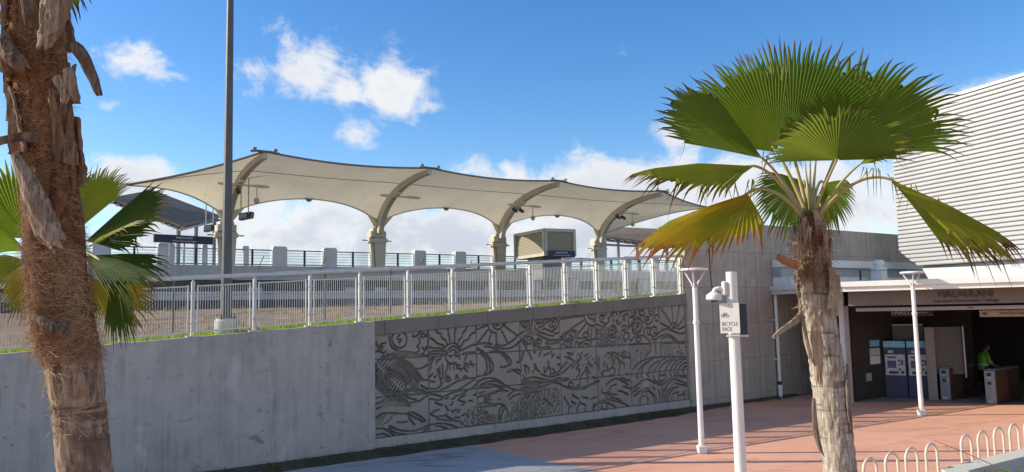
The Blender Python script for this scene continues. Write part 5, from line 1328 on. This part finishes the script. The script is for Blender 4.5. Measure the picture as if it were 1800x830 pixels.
M_fibre = plain("palm_fibre", (.25, .125, .055), .95, var=.3, scale=4, c2=(.15, .07, .03))
M_fibrel = plain("pale_palm_fibre", (.46, .34, .20), .95, var=.2, scale=6, c2=(.26, .16, .09))
def trunk_mat(name, z_lo, z_hi, l1=(.46, .40, .32), l2=(.17, .13, .10), l3=(.12, .085, .065)):
    """ringed grey bark below, fibrous brown leaf bases above"""
    m, t, p, o = new_mat(name)
    pos = t.node('ShaderNodeNewGeometry').outputs['Position']; z = t.sep(pos)[2]
    sv = t.node('ShaderNodeMapping'); sv.inputs['Scale'].default_value = (1, 1, .16); t.l.new(pos, sv.inputs['Vector'])
    lng = t.noise(sv.outputs[0], 34, 6, .65, .5); big = t.noise(pos, 3.5, 5, .6, .4); fine = t.noise(pos, 60, 4, .7)
    hv = t.node('ShaderNodeMapping'); hv.inputs['Scale'].default_value = (.35, .35, 3.0); t.l.new(pos, hv.inputs['Vector'])
    ring = t.noise(hv.outputs[0], 4.0, 4, .6, .4)
    low = t.mix(t.smooth(lng, .35, .68), l1, l2)
    low = t.mix(t.math('MULTIPLY', t.smooth(ring, .54, .62), .7), low, l3)
    low = t.mix(t.math('MULTIPLY', t.smooth(big, .55, .66), .75), low, l2)
    hi = t.mix(t.smooth(lng, .3, .7), (.23, .105, .045), (.05, .026, .016))
    swv = t.noise(pos, 9, 7, .7, 3.5); hi = t.mix(t.math('MULTIPLY', t.smooth(swv, .48, .66), .7), hi, (.31, .175, .085)); hi = t.mix(t.smooth(big, .58, .72), hi, (.05, .028, .018))
    f = t.smooth(t.math('ADD', z, t.math('MULTIPLY', t.math('SUBTRACT', big, .5), 1.1)), z_lo, z_hi)
    c = t.mix(f, low, hi)
    t.l.new(c, p.inputs['Base Color']); p.inputs['Roughness'].default_value = .92; p.inputs['Specular IOR Level'].default_value = .15
    b = t.node('ShaderNodeBump'); b.inputs['Strength'].default_value = .9; b.inputs['Distance'].default_value = .02
    t.l.new(t.math('ADD', t.math('MULTIPLY', lng, .7), t.math('MULTIPLY', fine, .4)), b.inputs['Height']); t.l.new(b.outputs[0], p.inputs['Normal'])
    return m
def interp(path, z):
    for (a, ra), (b, rb) in zip(path[:-1], path[1:]):
        if a.z <= z <= b.z:
            k = (z - a.z) / (b.z - a.z); return a.lerp(b, k), ra + (rb - ra) * k
    return (path[0] if z < path[0][0].z else path[-1])
def trunk(parent, path, mat, n=56, dz=.022, rough=.012, zfib=2.6, seed=0):
    mb = MB(); zs = np.arange(path[0][0].z, path[-1][0].z, dz)
    for z in zs:
        c, r = interp(path, z); fib = min(max((z - zfib) / .5, 0), 1)
        for j in range(n):
            w = 2 * math.pi * j / n
            q = (math.cos(w) * 2.2, math.sin(w) * 2.2, z * 2.2 + seed)
            d = -.008 * fib + mnoise.noise(q) * (.004 + .018 * fib) + mnoise.noise((q[0] * 4, q[1] * 4, q[2] * (5 - 3 * fib))) * rough + mnoise.noise((q[0] * 9, q[1] * 9, q[2] * 2.5)) * rough * .6
            ringd = -.005 * (1 - fib) * max(0, math.sin(z * 2 * math.pi / .17 + 1.5 * mnoise.noise((w, z, 1)))) ** 6
            rr = r + d + ringd; mb.v.append((c.x + rr * math.cos(w), c.y + rr * math.sin(w), z)); mb.a.append(0)
    for i in range(len(zs) - 1):
        for j in range(n): j2 = (j + 1) % n; mb.f.append((i * n + j, i * n + j2, i * n + n + j2, i * n + n + j)); mb.m.append(0)
    k = (len(zs) - 1) * n; mb.f.append(tuple(range(k, k + n))); mb.m.append(0)
    return mb.build('trunk', mat, parent, smooth=True)
def fibres(parent, path, z0, z1, n, mat, length=.2, wid=.003, seed=1, down=.6, dens=None):
    rg = random.Random(seed); mb = MB()
    for i in range(n):
        z = rg.uniform(z0, z1)
        w = rg.uniform(0, 2 * math.pi); c, r = interp(path, z)
        if mnoise.noise((math.cos(w) * 1.6, math.sin(w) * 1.6, z * 2.4 + seed)) < rg.uniform(-.35, .25): continue
        o = Vector((math.cos(w), math.sin(w), 0)); tn = Vector((-o.y, o.x, 0)); p = c + o * (r + rg.uniform(-.004, .02)); p.z = z
        d = (tn * rg.uniform(-1, 1) + Vector((0, 0, -down * rg.uniform(-.3, 1.6))) + o * rg.uniform(-.06, .15)).normalized(); L_ = length * rg.uniform(.35, 1.3)
        bend = Vector((rg.uniform(-1, 1), rg.uniform(-1, 1), rg.uniform(-1.2, .3))) * .5
        sd = (d.cross(o)).normalized() * wid * rg.uniform(.5, 1.3); pts = []
        for k in range(4):
            f = k / 3; pts.append(p + d * L_ * f + bend * L_ * f * f * .6)
        vs = []
        for k, q in enumerate(pts): t_ = 1 - .8 * k / 3; vs += [q - sd * t_, q + sd * t_]
        mb.add(vs, [(0, 1, 3, 2), (2, 3, 5, 4), (4, 5, 7, 6)])
    return mb.build('fibre_mat', mat, parent)
def boots(parent, path, specs, mat):
    """dead leaf bases: (z, angle, length, width, lift) planks that hug the trunk and point up"""
    for (z, w, L_, wd, lift) in specs:
        c, r = interp(path, z); o = Vector((math.cos(w), math.sin(w), 0)); tn = Vector((-o.y, o.x, 0)); pts = []; mb = MB()
        for k in range(6):
            f = k / 5; c2, r2 = interp(path, z + L_ * f); pts.append(Vector((c2.x, c2.y, 0)) + o * (r2 + .004 + lift * f * f) + tn * (.05 * f * f * math.sin(z * 40)) + Vector((0, 0, z + L_ * f)))
        mb.ribbon(pts, [wd, wd * .92, wd * .72, wd * .55, wd * .46, wd * .40], tn, .016)
        mb.build('leaf_base', mat, parent)
def fan(parent, hub, tip, nrm, mat, span=150, nseg=46, fold=0.0, droop=.12, split=.74, cup=.0, seed=0, ragged=.05, curl=0.0):
    rg = random.Random(seed); hub = Vector(hub); tip = Vector(tip); A_ = (tip - hub); Rl = A_.length; A_.normalize()
    Nn_ = Vector(nrm); Nn_ = (Nn_ - A_ * Nn_.dot(A_)).normalized(); S_ = A_.cross(Nn_)
    mb = MB(); hs = R(span) / 2; da = 2 * hs / nseg; ph = .55
    def W(r, a, zoff):
        x = r * math.sin(a); y = r * math.cos(a); z = zoff
        if fold: s_ = 1 if x > 0 else -1; z += abs(x) * math.sin(fold); x = x * math.cos(fold)
        z += cup * (x * x + y * y) / Rl
        q = hub + (S_ * x + A_ * y + Nn_ * z)
        k = (r / Rl); q.z -= droop * Rl * max(0, k - .35) ** 2 * 2.2
        return q
    for i in range(nseg):
        a = -hs + da * (i + .5); u_ = abs(a) / hs
        L_ = Rl * (1 - .20 * u_ ** 2.2) * (1 + rg.uniform(-ragged, ragged)); sp_ = split * (1 + .05 * math.sin(i * 1.7))
        rs_ = [.03, .22, .45, sp_, sp_ + (1 - sp_) * .5, 1.0]; b0 = len(mb.v); bend = rg.uniform(-.25, .25) * da; dr = rg.uniform(.0, .10) * L_; tw_ = rg.uniform(-.03, .03) * L_
        if rg.random() < .08: dr = rg.uniform(.15, .35) * L_; L_ *= rg.uniform(.82, .95); bend *= 3
        for k, f in enumerate(rs_):
            r = L_ * f if k > 3 else Rl * (1 - .20 * u_ ** 2.2) * f; hw = da / 2; 
            if k == 4: hw *= .50
            if k == 5: hw *= .03
            h_ = r * math.tan(da / 2) * ph if k < 4 else r * hw * ph
            aa = a + (bend * (f - sp_) / (1 - sp_) if k > 3 else 0); ex = dr * ((f - sp_) / (1 - sp_)) ** 2 if k > 3 else 0
            for (s_, zz) in ((-1, -h_), (0, h_), (1, -h_)):
                q = W(r, aa + hw * s_, zz + (tw_ * ((f - sp_) / (1 - sp_)) if k > 3 else 0)); q.z -= ex; mb.v.append(tuple(q)); mb.a.append(f if k > 2 else f * .9)
        for k in range(5):
            for j in (0, 1): o_ = b0 + k * 3 + j; mb.f.append((o_, o_ + 1, o_ + 4, o_ + 3)); mb.m.append(0)
    return mb.build('frond', mat, parent, attr=True)
def petiole(fr, root, hub, tipdir, bow=.25, r0_=.026, r1_=.014):
    root = Vector(root); hub = Vector(hub); L_ = (hub - root).length
    m1 = root.lerp(hub, .35) + Vector((0, 0, bow * L_ * .8)); m2 = root.lerp(hub, .72) + Vector((0, 0, bow * L_ * .75))
    ctl = [root, m1, m2, hub]; pts = []
    for k in range(13):
        s = k / 12; q = [a_.copy() for a_ in ctl]
        while len(q) > 1: q = [q[i].lerp(q[i + 1], s) for i in range(len(q) - 1)]
        pts.append(q[0])
    pts.append(hub + (Vector(tipdir) - hub) * .07)
    MB().tube(pts, [r0_ + (r1_ - r0_) * k / 13 for k in range(13)] + [.005], 8, flat=.7).build('petiole', M_pet, fr, smooth=True)

# ---- right palm ------------------------------------------------------------
DP = 8.0
def ppx(px, py, d=DP): return at_y(px, py, d)
def rad(w, d=DP): return w / FPX * d / 2 * .86
path = [(ppx(1478, 832), rad(62)), (ppx(1467, 740), rad(62)), (ppx(1460, 690), rad(66)), (ppx(1450, 620), rad(66)), (ppx(1440, 560), rad(62)), (ppx(1432, 500), rad(58)), (ppx(1427, 450), rad(54)), (ppx(1425, 410), rad(52)), (ppx(1424, 372), rad(34))]
b_ = path[0][0] + (path[0][0] - path[1][0]) * ((path[0][0].z + .02) / (path[1][0].z - path[0][0].z)); b_.z = 0
path = [(b_, rad(74))] + path
palm = thing('palm_tree', 'fan palm with a full green crown and leaning trunk in front of the station entrance', 'palm', b_)
zc = path[-1][0].z; crown = Vector(path[-1][0]); crown.z -= .06
trunk(palm, path, trunk_mat("palm_trunk_bark", zc - .85, zc - .35, (.50, .46, .39), (.20, .16, .125), (.11, .085, .07)), zfib=zc - 1.1, rough=.016, seed=3)
rg = random.Random(11)
boots(palm, path, [(rg.uniform(zc - .75, zc - .25), rg.uniform(0, 6.28), rg.uniform(.22, .4), rg.uniform(.08, .14), rg.uniform(.01, .07)) for _ in range(26)], M_dead)
boots(palm, path, [(rg.uniform(zc - 1.2, zc - .5), rg.uniform(0, 6.28), rg.uniform(.25, .5), rg.uniform(.07, .12), rg.uniform(.0, .05)) for _ in range(16)], M_deadd)
# paper bark hanging at the side, stubs of cut leaves
mb = MB()
M_cut = plain('cut_leaf_stub', (.38, .20, .10), .7, var=.2)
def stub(pts, w, th=.02, side=(0, 0, 1), mat=None, nm='leaf_stub'): MB().ribbon([ppx(x, y, d) for x, y, d in pts], w, side, th).build(nm, mat or M_dead, palm)
stub([(1400, 466, 7.9), (1384, 462, 7.85), (1366, 452, 7.8)], [.10, .085, .06], .03, mat=M_cut)
stub([(1412, 552, 7.85), (1392, 568, 7.75), (1372, 582, 7.7), (1361, 592, 7.68)], [.09, .06, .045, .03], .018)
stub([(1412, 560, 7.8), (1418, 600, 7.72), (1428, 640, 7.72)], [.03, .05, .03], .015, (1, 0, 0))
stub([(1388, 400, 7.95), (1398, 425, 7.8), (1405, 455, 7.78)], [.05, .07, .09], .02, (1, 0, 0))
stub([(1462, 470, 7.85), (1466, 510, 7.78), (1462, 548, 7.75)], [.06, .085, .09], .02, (1, 0, 0))
stub([(1472, 485, 7.9), (1474, 520, 7.8), (1468, 552, 7.8)], [.05, .06, .08], .02, (1, .3, 0))
stub([(1432, 540, 7.75), (1436, 600, 7.72), (1441, 680, 7.72)], [.05, .11, .06], .012, (1, 0, 0))
stub([(1430, 700, 7.78), (1434, 760, 7.78), (1446, 800, 7.8)], [.03, .06, .02], .014, (1, -.5, 0), M_deadd, 'bark_flap')
stub([(1490, 640, 7.85), (1493, 700, 7.82), (1497, 760, 7.85)], [.03, .07, .03], .012, (1, .5, 0), M_deadd, 'bark_flap')
fibres(palm, path, zc - .72, zc - .1, 1300, M_fibre, .16, .0035, 5)
fibres(palm, path, zc - 1.1, zc - .3, 500, M_fibrel, .14, .003, 8)
CR_ = crown
LV = [  # hub px,py,depth | tip px,py,depth | normal | mat | kwargs | bow
    ((1392, 262, 8.25), (1402, 62, 8.5), (-.30, -.92, .2), M_leafd, dict(span=104, nseg=42, droop=-.02, seed=1), .02),
    ((1474, 262, 8.35), (1590, 92, 8.6), (-.45, -.85, .2), M_leafd, dict(span=132, nseg=50, droop=.02, seed=2), .03),
    ((1471, 282, 7.55), (1480, 172, 6.8), (-.30, -.75, -.5), M_leafm, dict(span=158, nseg=52, droop=.03, fold=.16, seed=3), .05),
    ((1341, 279, 7.95), (1160, 158, 7.95), (-.15, -.8, .6), M_leafm, dict(span=56, nseg=26, droop=.03, split=.84, seed=4), .12),
    ((1366, 268, 8.15), (1236, 108, 8.4), (-.45, -.78, .45), M_leaf, dict(span=88, nseg=36, droop=.03, seed=14), .08),
    ((1326, 292, 7.75), (1108, 282, 7.55), (.05, -.28, .95), M_leafl, dict(span=105, nseg=40, droop=.14, fold=-.12, split=.82, seed=5), .22),
    ((1314, 340, 7.6), (1136, 432, 7.2), (-.44, -.30, .85), M_leafy, dict(span=112, nseg=42, droop=.08, fold=-.1, split=.82, seed=6), .30),
    ((1566, 316, 7.7), (1800, 418, 7.25), (.36, -.16, .9), M_leafl, dict(span=80, nseg=34, fold=-.5, droop=.10, split=.84, seed=7), .34),
    ((1412, 318, 8.5), (1352, 398, 8.8), (-.1, -1, .1), M_leafd, dict(span=150, nseg=38, droop=.25, seed=8), .25),
    ((1448, 322, 8.7), (1478, 392, 9.0), (.1, -1, .1), M_leafd, dict(span=120, nseg=30, droop=.2, seed=9), .25),
    ((1510, 290, 7.6), (1606, 246, 7.2), (.0, -.6, .75), M_leaf, dict(span=100, nseg=34, droop=.10, fold=.2, seed=10), .12),
]
for i, (hb, tp, nr_, m_, kw, bow) in enumerate(LV):
    hb3, tp3 = ppx(*hb), ppx(*tp); fr = fan(palm, hb3, tp3, nr_, m_, **kw)
    a = rg.uniform(-.4, .4); rt = CR_ + Vector(((hb3.x - CR_.x) * .12, (hb3.y - CR_.y) * .12, rg.uniform(-.04, .06)))
    petiole(fr, rt, hb3, tp3, bow)
# young spear leaves
mb = MB()
for x, y in ((1424, 268), (1436, 262), (1415, 285)): mb.tube([CR_, ppx((1424 + x) / 2, 330, 8.05), ppx(x, y, 8.1)], [.02, .016, .004], 7)
mb.build('spear_leaf', M_pet, palm, smooth=True)
# torn hanging threads
def threads(parent, spots, mat, seed):
    rg_ = random.Random(seed); mb = MB()
    for (x, y, d) in spots:
        mb = MB()
        for k in range(5):
            p = ppx(x + rg_.uniform(-12, 12), y + rg_.uniform(-6, 6), d); l = rg_.uniform(.10, .30); dx = rg_.uniform(-.10, .10)
            sd = Vector((.006, 0, 0)); vs = []
            for s in (0, .4, .75, 1): q = p + Vector((dx * s, 0, -l * s)); w_ = sd * (1 - s * .85); vs += [q - w_, q + w_]
            mb.add(vs, [(0, 1, 3, 2), (2, 3, 5, 4), (4, 5, 7, 6)])
        mb.build('torn_leaflet', mat, parent)
threads(palm, [(1240, 318, 7.6), (1282, 322, 7.65), (1325, 318, 7.7), (1385, 250, 7.9), (1402, 262, 7.9), (1540, 300, 7.7), (1530, 296, 7.6), (1560, 310, 7.7), (1598, 330, 7.6), (1640, 352, 7.5), (1318, 345, 7.6), (1350, 270, 7.9), (1455, 350, 8.3)], M_leafl, 4)

# ---- left foreground palm ---------------------------------------------------
DL = 4.0
def lpx(px, py, d=DL): return at_y(px, py, d)
def radl(w): return w / FPX * DL / 2 * .80
pth = [(lpx(150, 832), radl(106)), (lpx(140, 730), radl(104)), (lpx(130, 650), radl(112)), (lpx(116, 590), radl(128)), (lpx(106, 530), radl(128)), (lpx(100, 470), radl(122)), (lpx(94, 400), radl(122)),
       (lpx(86, 320), radl(120)), (lpx(79, 240), radl(122)), (lpx(74, 160), radl(122)), (lpx(68, 80), radl(120)), (lpx(64, 0), radl(118)), (lpx(58, -110), radl(112)), (lpx(55, -190), radl(70))]
b_ = pth[0][0] + (pth[0][0] - pth[1][0]) * (pth[0][0].z / (pth[1][0].z - pth[0][0].z)); b_.z = 0
pth = [(b_, radl(120))] + pth
zl = pth[-1][0].z; zy = lambda y: lpx(100, y).z
palmL = thing('palm_tree', 'thick shaggy brown palm trunk in the left foreground, crown out of frame', 'palm', b_)
trunk(palmL, pth, trunk_mat("shaggy_trunk_bark", zy(690), zy(600), (.36, .28, .20), (.12, .085, .06), (.075, .05, .035)), n=90, dz=.011, rough=.006, zfib=zy(620), seed=9)
rg = random.Random(21)
boots(palmL, pth, [(rg.uniform(zy(330), zy(10)), rg.uniform(0, 6.28), rg.uniform(.22, .42), rg.uniform(.08, .15), rg.uniform(-.01, .015)) for _ in range(16)], M_boot)
boots(palmL, pth, [(rg.uniform(zy(300), zy(0)), rg.uniform(3.3, 6.2), rg.uniform(.18, .36), rg.uniform(.05, .10), rg.uniform(.01, .05)) for _ in range(1)], M_boot)
fibres(palmL, pth, zy(630), zy(400), 6500, M_fibre, .085, .0009, 2, .5)
fibres(palmL, pth, zy(625), zy(430), 4200, M_fibrel, .09, .0009, 12, .4)
fibres(palmL, pth, zy(420), zy(-20), 5000, M_fibre, .055, .0009, 3, .4)
fibres(palmL, pth, zy(420), zy(-20), 2500, M_fibrel, .06, .0008, 6, .3)
fibres(palmL, pth, zy(760), zy(600), 500, M_fibrel, .07, .0016, 7, .2)
mb = MB()
M_dk = streaked('dark_leaf_base', (.21, .15, .105), (.06, .04, .028), (.15, .085, .05))
LM_ = M_dk
def lst(pts, w, th=.014, side=(1, 0, 0)): MB().ribbon([lpx(x, y, d) for x, y, d in pts], w, side, th).build('leaf_stub', LM_, palmL)
lst([(104, 88, 3.86), (128, 80, 3.84), (146, 98, 3.83), (160, 126, 3.83), (170, 150, 3.84), (175, 166, 3.85)], [.045, .062, .062, .055, .045, .035], .016, (0, .5, 1))
lst([(66, 242, 3.80), (36, 242, 3.77), (5, 248, 3.75), (-30, 256, 3.75)], [.05, .045, .04, .035], .012, (0, .2, 1))
lst([(4, 62, 3.82), (14, 90, 3.79), (30, 108, 3.78), (46, 124, 3.79)], [.06, .085, .085, .05], .016, (1, .2, .4))
lst([(-4, 78, 3.84), (6, 106, 3.8), (10, 128, 3.80)], [.06, .07, .05], .014, (1, .2, .2))
lst([(40, -6, 3.80), (44, 20, 3.79), (46, 44, 3.79)], [.03, .035, .01], .01)
LM_ = streaked('greyed_leaf_base', (.34, .27, .20), (.12, .085, .06), (.22, .14, .085))
lst([(24, 270, 3.79), (44, 312, 3.775), (62, 360, 3.77), (84, 410, 3.77), (106, 436, 3.785)], [.035, .085, .125, .13, .08], .012)
lst([(118, 120, 3.79), (124, 148, 3.785), (134, 178, 3.80)], [.05, .06, .03], .010)
lst([(98, 135, 3.80), (112, 160, 3.79), (112, 182, 3.80)], [.05, .05, .03], .010)
lst([(96, -5, 3.80), (88, 40, 3.79), (74, 84, 3.80)], [.16, .13, .06], .010)
LM_ = M_dk
lst([(54, 556, 3.80), (78, 566, 3.775), (104, 580, 3.775), (126, 586, 3.79)], [.02, .045, .05, .03], .014, (0, .3, 1))
lst([(145, 720, 3.83), (166, 716, 3.84), (184, 712, 3.87)], [.012, .018, .014], .006, (0, .2, 1))
cL = Vector(pth[-1][0])
for i in range(9):
    a = 2 * math.pi * i / 9 + .3; d = Vector((math.cos(a), math.sin(a), .55 + .25 * (i % 3))).normalized()
    hb3 = cL + d * .75 + Vector((0, 0, .15)); tp3 = hb3 + (d + Vector((0, 0, -.25))).normalized() * 1.15
    fr = fan(palmL, hb3, tp3, (-d.x * .6, -d.y * .6, 1), M_leaf, span=150, nseg=30, droop=.2, seed=40 + i); petiole(fr, cL, hb3, tp3, .1)
fr = fan(palmL, lpx(96, -62, 4.15), lpx(130, 26, 4.1), (.3, -1, .2), M_leafl, span=60, nseg=14, seed=60, droop=.05); petiole(fr, cL, lpx(96, -62, 4.15), lpx(130, 26, 4.1), .1)

# ---- palm hidden behind the left trunk -------------------------------------
DB = 7.6
cb = at_y(92, 470, DB + .2); b_ = ppx(150, 830, 7.9); b_.x += (b_.z) * .12; b_.z = 0
palmB = thing('palm_tree', 'young fan palm half hidden behind the shaggy left trunk, yellowing lower leaves', 'palm', b_)
pthb = [(b_, .15), (ppx(150, 830, 7.9), .15), (ppx(136, 700, 7.9), .15), (ppx(116, 590, 7.85), .15), (Vector((cb.x, cb.y, cb.z - .1)), .15), (Vector((cb.x, cb.y, cb.z + .05)), .1)]
trunk(palmB, pthb, trunk_mat("young_palm_bark", cb.z - .9, cb.z - .4), zfib=cb.z - .8, dz=.03, n=40, seed=17)
fibres(palmB, pthb, cb.z - .9, cb.z, 700, M_fibre, .16, .0035, 25)
LB = [
    ((142, 400, 7.7), (202, 282, 7.9), (-.2, -1, .2), M_leafl, dict(span=62, nseg=26, droop=.03, split=.74, seed=21), .1),
    ((150, 424, 7.5), (300, 352, 7.2), (-.2, -.75, .6), M_leafk, dict(span=70, nseg=30, droop=.06, split=.8, seed=22), .1),
    ((158, 432, 7.35), (246, 380, 6.95), (.1, -.5, .9), M_leafl, dict(span=48, nseg=20, droop=.06, split=.76, seed=23), .1),
    ((146, 450, 7.4), (284, 480, 7.0), (.25, -.62, .75), M_leafk, dict(span=52, nseg=28, droop=.12, split=.76, seed=24), .2),
    ((196, 484, 7.2), (238, 586, 7.0), (-.7, -.8, .3), M_leafk, dict(span=66, nseg=24, droop=.1, fold=.3, seed=25), .3),
    ((158, 494, 7.5), (268, 540, 7.4), (-.3, -.8, .4), M_leafy, dict(span=70, nseg=24, droop=.1, seed=26), .2),
    ((150, 476, 7.7), (184, 556, 7.8), (-.1, -1, .2), M_leafy, dict(span=60, nseg=18, droop=.1, seed=36), .2),
    ((40, 420, 7.7), (-60, 290, 7.7), (.2, -1, .3), M_leaf, dict(span=90, nseg=28, droop=.05, seed=27), .1),
    ((44, 440, 7.5), (-50, 400, 7.2), (.1, -.7, .7), M_leafd, dict(span=80, nseg=26, droop=.1, seed=28), .1),
    ((50, 460, 7.6), (-40, 470, 7.4), (.1, -.7, .6), M_leafl, dict(span=80, nseg=26, droop=.15, seed=29), .2),
    ((60, 470, 7.9), (6, 540, 8.0), (.1, -1, .3), M_leafy, dict(span=90, nseg=24, droop=.15, seed=30), .2),
    ((100, 400, 8.0), (96, 290, 8.4), (0, -1, .3), M_leafd, dict(span=100, nseg=28, droop=.05, seed=31), .1),
]
for (hb, tp, nr_, m_, kw, bow) in LB:
    hb3, tp3 = ppx(*hb), ppx(*tp); fr = fan(palmB, hb3, tp3, nr_, m_, **kw); petiole(fr, cb, hb3, tp3, bow, .022, .012)
